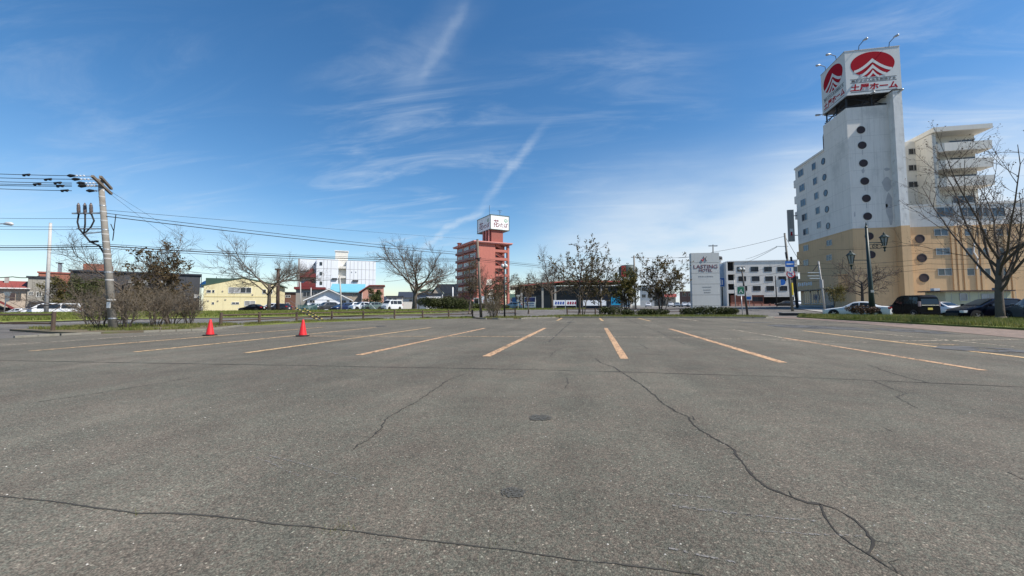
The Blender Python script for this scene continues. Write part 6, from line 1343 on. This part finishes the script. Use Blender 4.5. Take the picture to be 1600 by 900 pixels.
h = q(14, 350.5); MB().tube([h + Vector((-.55, 0, .05)), h + Vector((-.2, 0, .06)), h + Vector((.2, 0, .02)), h + Vector((.4, 0, -.02))], [.05, .13, .14, .05], 10).build('lamp_head', M('lamp_grey', (.5, .5, .5), .4, .1, 4), o, smooth=True)

# ornate green double lantern post
LG = M('lamp_green', (.018, .035, .03), .45, .15, 4); b0 = gp(1364, 497); dd_ = depth_of(b0.x, b0.y); t_ = at(1353.5, 356, dd_); o = thing('lantern_post', 'dark green ornate lantern post with two lanterns before the hotel', 'street lamp', b0)
q = lambda u, v, e=0: at(u, v, dd_ + e) - b0
MB().tube([Vector((0, 0, -.1)), (t_ - b0) * .35, t_ - b0], [.27, .17, .10], 12).build('post', LG, o, smooth=True); MB().lathe([(.30, 0), (.30, .25), (.24, .5), (.2, .6)], 12).build('post_base', LG, o); MB().lathe([(.11, 0), (.13, .05), (.05, .2), (.07, .28), (.01, .55)], 10, t_ - b0).build('finial', LG, o)
for uu, vt, vb, arm in ((1381.5, 366, 384, 379), (1329.5, 394, 412, 406.5)):
    c = q(uu, (vt + vb) / 2); s = .36
    MB().bar(q(1355 + (arm - 379) * .08, arm), c + Vector((0, 0, q(uu, arm).z - c.z)), .07).build('arm', LG, o)
    ln = MB().lathe([(.10, -.56), (.14, -.5), (.28, .2), (.30, .23)], 6, c).build('lantern', M('lantern_glass', (.30, .33, .33), .15, .2, 3), o)
    MB().lathe([(.39, .22), (.37, .28), (.16, .46), (.08, .5), (.10, .57), (.02, .7)], 8, c).build('lantern_roof', LG, ln); cg = MB()
    for k in range(6): a = 6.283 * k / 6; cg.bar(c + Vector((math.cos(a) * .145, math.sin(a) * .145, -.5)), c + Vector((math.cos(a) * .30, math.sin(a) * .30, .23)), .05)
    cg.build('lantern_cage', LG, ln); MB().lathe([(.04, -1.05), (.08, -.95), (.05, -.8), (.16, -.62)], 8, c).build('lantern_drop', LG, ln)
sc_ = MB(); 
for k in range(3): c = q(1362 + k * 5.5, 385); sc_.tube([c + Vector((.22 * math.cos(a), 0, .2 * math.sin(a))) for a in [i * .6 for i in range(11)]], .03, 5)
sc_.build('scroll_work', LG, o); MB().box(q(1357, 1).x * 0 + (t_ - b0).x * .42 - .12, (t_ - b0).x * .42 + .12, -.26, -.2, (t_ - b0).z * .28, (t_ - b0).z * .28 + .22).build('label_plate', ALU, o)

# grey sign pillar
S0 = on(1104.5, 50); PL = Plane(S0, 0.06); sp = thing('hotel_sign_pillar', 'tall grey slab sign pillar with LASTING HOTEL in dark red letters', 'sign', S0, .06)
x0, x1 = PL.L(1081, 440)[0], PL.L(1125, 440)[0]; vs = [395, 410.5, 427, 444, 461, 478, 494]; SG = M('pillar_grey', (.55, .555, .53), .55, .05, .8, streak=.10)
part(sp, 'core', STEELD, (x0 + .04, x1 - .04, .03, .72, -.3, PL.L(1103, 395.5)[1]))
for a, c in zip(vs[:-1], vs[1:]): MB().box(x0, x1, 0, .78, PL.L(1103, c)[1] + .03, PL.L(1103, a)[1]).build('panel', SG, sp)
zz_ = lambda v: PL.L(1103, v)[1]; xx_ = lambda u: PL.L(u, 420)[0]
LR = M('letter_darkred', (.16, .02, .03), .5, .1, 3)
lettering('LASTING', LR, sp, (xx_(1102.5), -.012, zz_(416.5)), xx_(1121) - xx_(1084), zz_(413.6) - zz_(419.4), 0, 0, -.004); lettering('HOTEL', LR, sp, (xx_(1102.5), -.012, zz_(422.3)), xx_(1113) - xx_(1092.5), zz_(420) - zz_(424.5), 0, 0, -.004)
e_ = MB(); cx, cz = xx_(1100), zz_(404.5)
e_.tube([(cx - .28, -.02, cz - .05), (cx - .18, -.02, cz - .18), (cx - .02, -.02, cz - .05), (cx + .05, -.02, cz + .25)], [.05, .06, .045, .02], 6).tube([(cx - .3, -.02, cz - .2), (cx - .1, -.02, cz - .28), (cx - .05, -.02, cz - .12)], [.03, .05, .03], 6)
e_.build('emblem', M('emblem_red', (.45, .03, .04), .5, .1, 3), sp); MB().tube([(cx + .38, -.02, cz + .3), (cx + .2, -.02, cz + .1), (cx + .25, -.02, cz - .2), (cx + .4, -.02, cz - .22)], [.02, .04, .045, .02], 6).tube([(cx - .02, -.02, cz + .3), (cx + .08, -.02, cz), (cx + .24, -.02, cz)], [.03, .035, .02], 6).build('emblem', INKD, sp)
GREYT = M('ink_grey', (.18, .18, .18), .6, .1, 4)
def dashes(v, ua, ub, n):
    m = MB(); r = random.Random(int(v * 10))
    for i in range(n):
        a = xx_(ua + (ub - ua) * i / n); w = (xx_(ub) - xx_(ua)) / n * .62; h = .05; z = zz_(v); m.box(a, a + w, -.012, -.003, z - h, z - h + .03); m.box(a, a + .03, -.012, -.003, z - h + .031, z + h)
        if r.random() < .6: m.box(a + .035, a + w, -.012, -.003, z + h - .03, z + h)
    tag(m.build('small_lettering', GREYT, sp), kind='stuff')
dashes(432, 1091, 1115, 9); dashes(448.5, 1097, 1111, 9); dashes(453, 1098, 1110, 7); dashes(457, 1099, 1110, 7)

# green information sign on a post and road signs
o, q = pole('direction_sign', 'green and white sign on a thin post beside the lamp post', 1160.5, 494, 1158, 462, 44, .045, .045, STEELG, cat='sign'); a = q(1157.5, 455, -.1); MB().box(a.x - .36, a.x + .36, a.y - .02, a.y + .02, a.z - .5, a.z + .5).build('board', ALUW, o); MB().box(a.x - .32, a.x + .32, a.y - .035, a.y - .021, a.z - .28, a.z + .46).build('green_panel', M('sign_green', (.02, .16, .09), .4, .05, 4), o)
MB().bar((a.x - .18, a.y - .045, a.z - .18), (a.x + .05, a.y - .045, a.z + .2), .02, .07).bar((a.x + .18, a.y - .045, a.z - .18), (a.x - .02, a.y - .045, a.z + .1), .02, .07).build('symbol', ALUW, o)
o, q = pole('info_sign', 'small white and blue sign before the brick ground floor', 1171, 480, 1171, 470, 90, .05, .05, STEELG, cat='sign'); a = q(1171, 465, -.1); MB().box(a.x - .7, a.x + .5, a.y - .03, a.y, a.z - .6, a.z + .6).build('board', ALUW, o); MB().box(a.x - .6, a.x + .3, a.y - .05, a.y - .032, a.z - .4, a.z + .25).build('blue_panel', BLUES, o)
o, q = pole('road_sign', 'back of a triangular road sign on a leaning post at the left edge', 5, 494, 11, 459, 58, .06, .05, STEELG, cat='sign', zb=0); a = q(12, 461, -.1); MB().prism([(a.x - .8, a.z + .45), (a.x + .8, a.z + .45), (a.x, a.z - .75)], a.y - .03, a.y, 'xz').build('triangle_plate', STEELG, o); c = q(11.5, 467, -.15); MB().lathe([(.42, 0), (.42, -.03)], 18, c, 'y').build('round_plate', STEELG, o)
o, q = pole('road_sign', 'small white sign post left of the advert board', 809.5, 481, 809.5, 463, 84, .06, .06, ALUW, cat='sign'); a = q(809.5, 464.5, -.1); MB().prism([(a.x - .55, a.z + .5), (a.x + .55, a.z + .5), (a.x, a.z - .3)], a.y - .03, a.y, 'xz').build('triangle_plate', ALUW, o); MB().lathe([(.28, 0), (.28, -.03)], 14, a + Vector((0, 0, -.7)), 'y').build('round_plate', ALUW, o)

# black and yellow guards on the guy wires
GY = M('guard_yellow', (.62, .45, .10), .5, .1, 4); GB = M('guard_black', (.02, .02, .02), .6, .1, 4)
for lab, a, c in (('left black and yellow striped guy-wire guard behind the right cone', (461.5, 481, 39.5), (499, 504.5, 33)), ('right black and yellow striped guy-wire guard behind the right cone', (474, 482, 39.5), (507, 504, 33))):
    A, B = at(*a), at(*c); B.z = max(B.z, .03); g = thing('guy_wire_guard', lab, 'guy wire guard', B, 0, 'striped guy-wire guards'); A = A - B; n = 15
    for i in range(n): MB().tube([A * (i / n), A * ((i + 1) / n)], .075, 8).build('stripe', GY if i % 2 else GB, g)
    MB().tube([A, A + A.normalized() * 7], .012, 4).build('wire', STEELG, g)

# mesh fence in front of the parked cars
mf = thing('mesh_fence', 'green wire mesh fence at the end of the car row', 'fence', on(466, 72), YAW); pl = Plane(mf.location, YAW); GM = M('mesh_green', (.10, .20, .17), .6, .1, 3)
L_ = pl.L(495, 480)[0]
for i in range(5): part(mf, 'post', GM, (i * L_ / 4 - .04, i * L_ / 4 + .04, -.04, .04, -.3, 1.15))
for i in range(40): x = L_ * (i + .5) / 40; o = part(mf, 'wire', GM, (x - .02, x + .02, -.012, .012, 0, 1.1))
for z in (.05, .55, 1.1): part(mf, 'rail', GM, (0, L_, -.025, .025, z, z + .04))
lg = thing('leaning_plank', 'pale plank leaning among the parked cars', 'plank', on(583, 74)); a, c = at(578, 474, 74) - lg.location, at(589, 485, 74) - lg.location; MB().bar(a, c, .18, .1).build('plank', ALUW, lg)
kb = thing('planter_box', 'low dark box at the left end of the right grass strip', 'box', on(1236, 46)); part(kb, 'box', STEELD, (-1.1, 1.2, -.4, .4, 0, .28)); part(kb, 'lid', CONCW, (-1.15, 1.25, -.45, .45, .28, .34))

# ---------------------------------------------------------------- overhead cables
def cable(label, pts, r=.016, sag=0.0, name='overhead_cable', group=None):
    P = [at(*p) for p in pts]; b = MB(); Q = []
    for a, c in zip(P[:-1], P[1:]):
        for i in range(12): f = i / 12; Q.append(a.lerp(c, f) - Vector((0, 0, sag * 4 * f * (1 - f))))
    Q.append(P[-1]); o0 = P[0]; o = MB().tube([q_ - o0 for q_ in Q], r, 5).build(name, CABLE, None, fixn=False, loc=o0); return tag(o, label, 'cable', group)
G = 'overhead cables'
d = d1_
for (v, vl, lab) in ((274.5, 270.5, 'topmost'), (280, 277, 'second'), (286, 283, 'third'), (289, 287, 'fourth'), (291, 289.5, 'fifth'), (298, 293.5, 'lowest')):
    cable('%s of the six power lines leaving the pole top to the left' % lab, [(112, v, d), (-80, vl - 2, d + 1)], .017, .03, group=G)
for k, (u, v) in enumerate(((41, 273), (75, 280), (58, 287.5), (90, 285.5), (94, 290.5), (101, 297.5))):
    p = at(u, v, d); sl_ = thing('cable_sleeve', ('leftmost', 'third from the left', 'second from the left', 'fourth from the left', 'fifth from the left', 'rightmost')[k] + ' black sleeve on the power lines left of the pole', 'cable sleeve', p, 0, 'sleeves on the power lines'); MB().tube([(-.22, 0, 0), (.22, 0, 0)], .05, 8).build('sleeve', CABLE, sl_); MB().box(-.2, -.1, -.03, .03, -.075, -.045).build('clip', CABLE, sl_); MB().box(.1, .2, -.03, .03, -.075, -.045).build('clip', CABLE, sl_)
for v, vl, lab in ((341, 339, 'thin upper'), (354, 352, 'thin middle'), (358, 356.5, 'thin lower')): cable('%s line running left from the pole below the terminals' % lab, [(163, v, d), (-80, vl, d + 2)], .010, .05, group=G)
for dv, r, lab in ((0, .028, 'thick'), (-3, .013, 'thin upper'), (3.5, .015, 'thin lower')):
    cable('%s communication cable from the left edge past the tall pole' % lab, [(-80, 386 + dv, d + 2), (168, 384.5 + dv, d)], r, .06, group=G)
    cable('%s communication cable between the tall pole and the wooden pole' % lab, [(168, 384.5 + dv, d), (747, 405.5 + dv * .8, 40)], r, .28, group=G)
    cable('%s communication cable continuing right from the wooden pole' % lab, [(747, 405.5 + dv * .8, 40), (990.5, 425 + dv * .5, 75)], r * .9, .25, group=G)
cable('upper power line from the tall pole to the wooden pole', [(164, 333, d), (747, 397, 40)], .016, .12, group=G); cable('lower power line from the tall pole to the wooden pole', [(166, 338, d), (747, 400, 40)], .022, .15, group=G); cable('thin line crossing high from the tall pole towards the red tower', [(162, 328, d), (745, 374, 75)], .010, .1, group=G)
cable('thin guy line descending right from the pole top', [(168, 300, d), (345, 434, 33)], .006, .0, group=G); cable('second thin guy line descending right from the pole top', [(168, 296, d), (365, 420, 36)], .006, .0, group=G)
cable('low dark cable before the houses at the left', [(-80, 432, 56), (20, 432.5, 58), (62, 431, 60)], .06, .2, group=G); cable('line from the pale concrete pole to the brown double post', [(77, 395, 62), (434, 437, 70)], .03, .4, group=G); cable('line from the brown double post to the thin pole', [(434, 437, 70), (531, 436, 74)], .03, .3, group=G)
cable('line from the sign pillar lamp up to the traffic sign pole', [(1060, 403, 72), (1114, 394, 70), (1226, 369, 64)], .025, .2, group=G); cable('line from the grey pole behind the kerb trees to the pillar', [(990.5, 402, 75), (1085, 401, 72)], .025, .2, group=G)
cable('lower line from the traffic sign pole towards the white block', [(1214, 385, 64), (1165, 405, 100)], .03, .2, group=G); cable('second lower line towards the white block', [(1214, 386, 64), (1160, 412, 100)], .03, .2, group=G)
cable('diagonal line from the traffic sign pole to the hotel corner', [(1227, 370, 64), (1252, 412, 70)], .03, .1, group=G)
for k, (va, vb, lab) in enumerate(((428, 411, 'upper'), (433, 424, 'middle'), (448, 436, 'lower'))): cable('%s of three lines crossing the white block to the hotel pole' % lab, [(1147, va, 100), (1232, vb, 64), (1282, vb + 3, 60)], .022, .25, group=G)
for k, (va, vb, lab) in enumerate(((390, 380, 'top'), (412, 404, 'second'), (419, 412, 'third'), (430, 420, 'lowest'))): cable('%s line crossing the hotel front behind the lantern post' % lab, [(1280, va, 60), (1450, vb, 52), (1640, vb - 8, 46)], .020, .3, group=G)
cable('far line above the small houses', [(650, 432, 120), (600, 440, 110)], .04, .3, group=G); cable('far line falling right from the far utility pole', [(650, 430, 120), (720, 441, 118)], .04, .4, group=G)
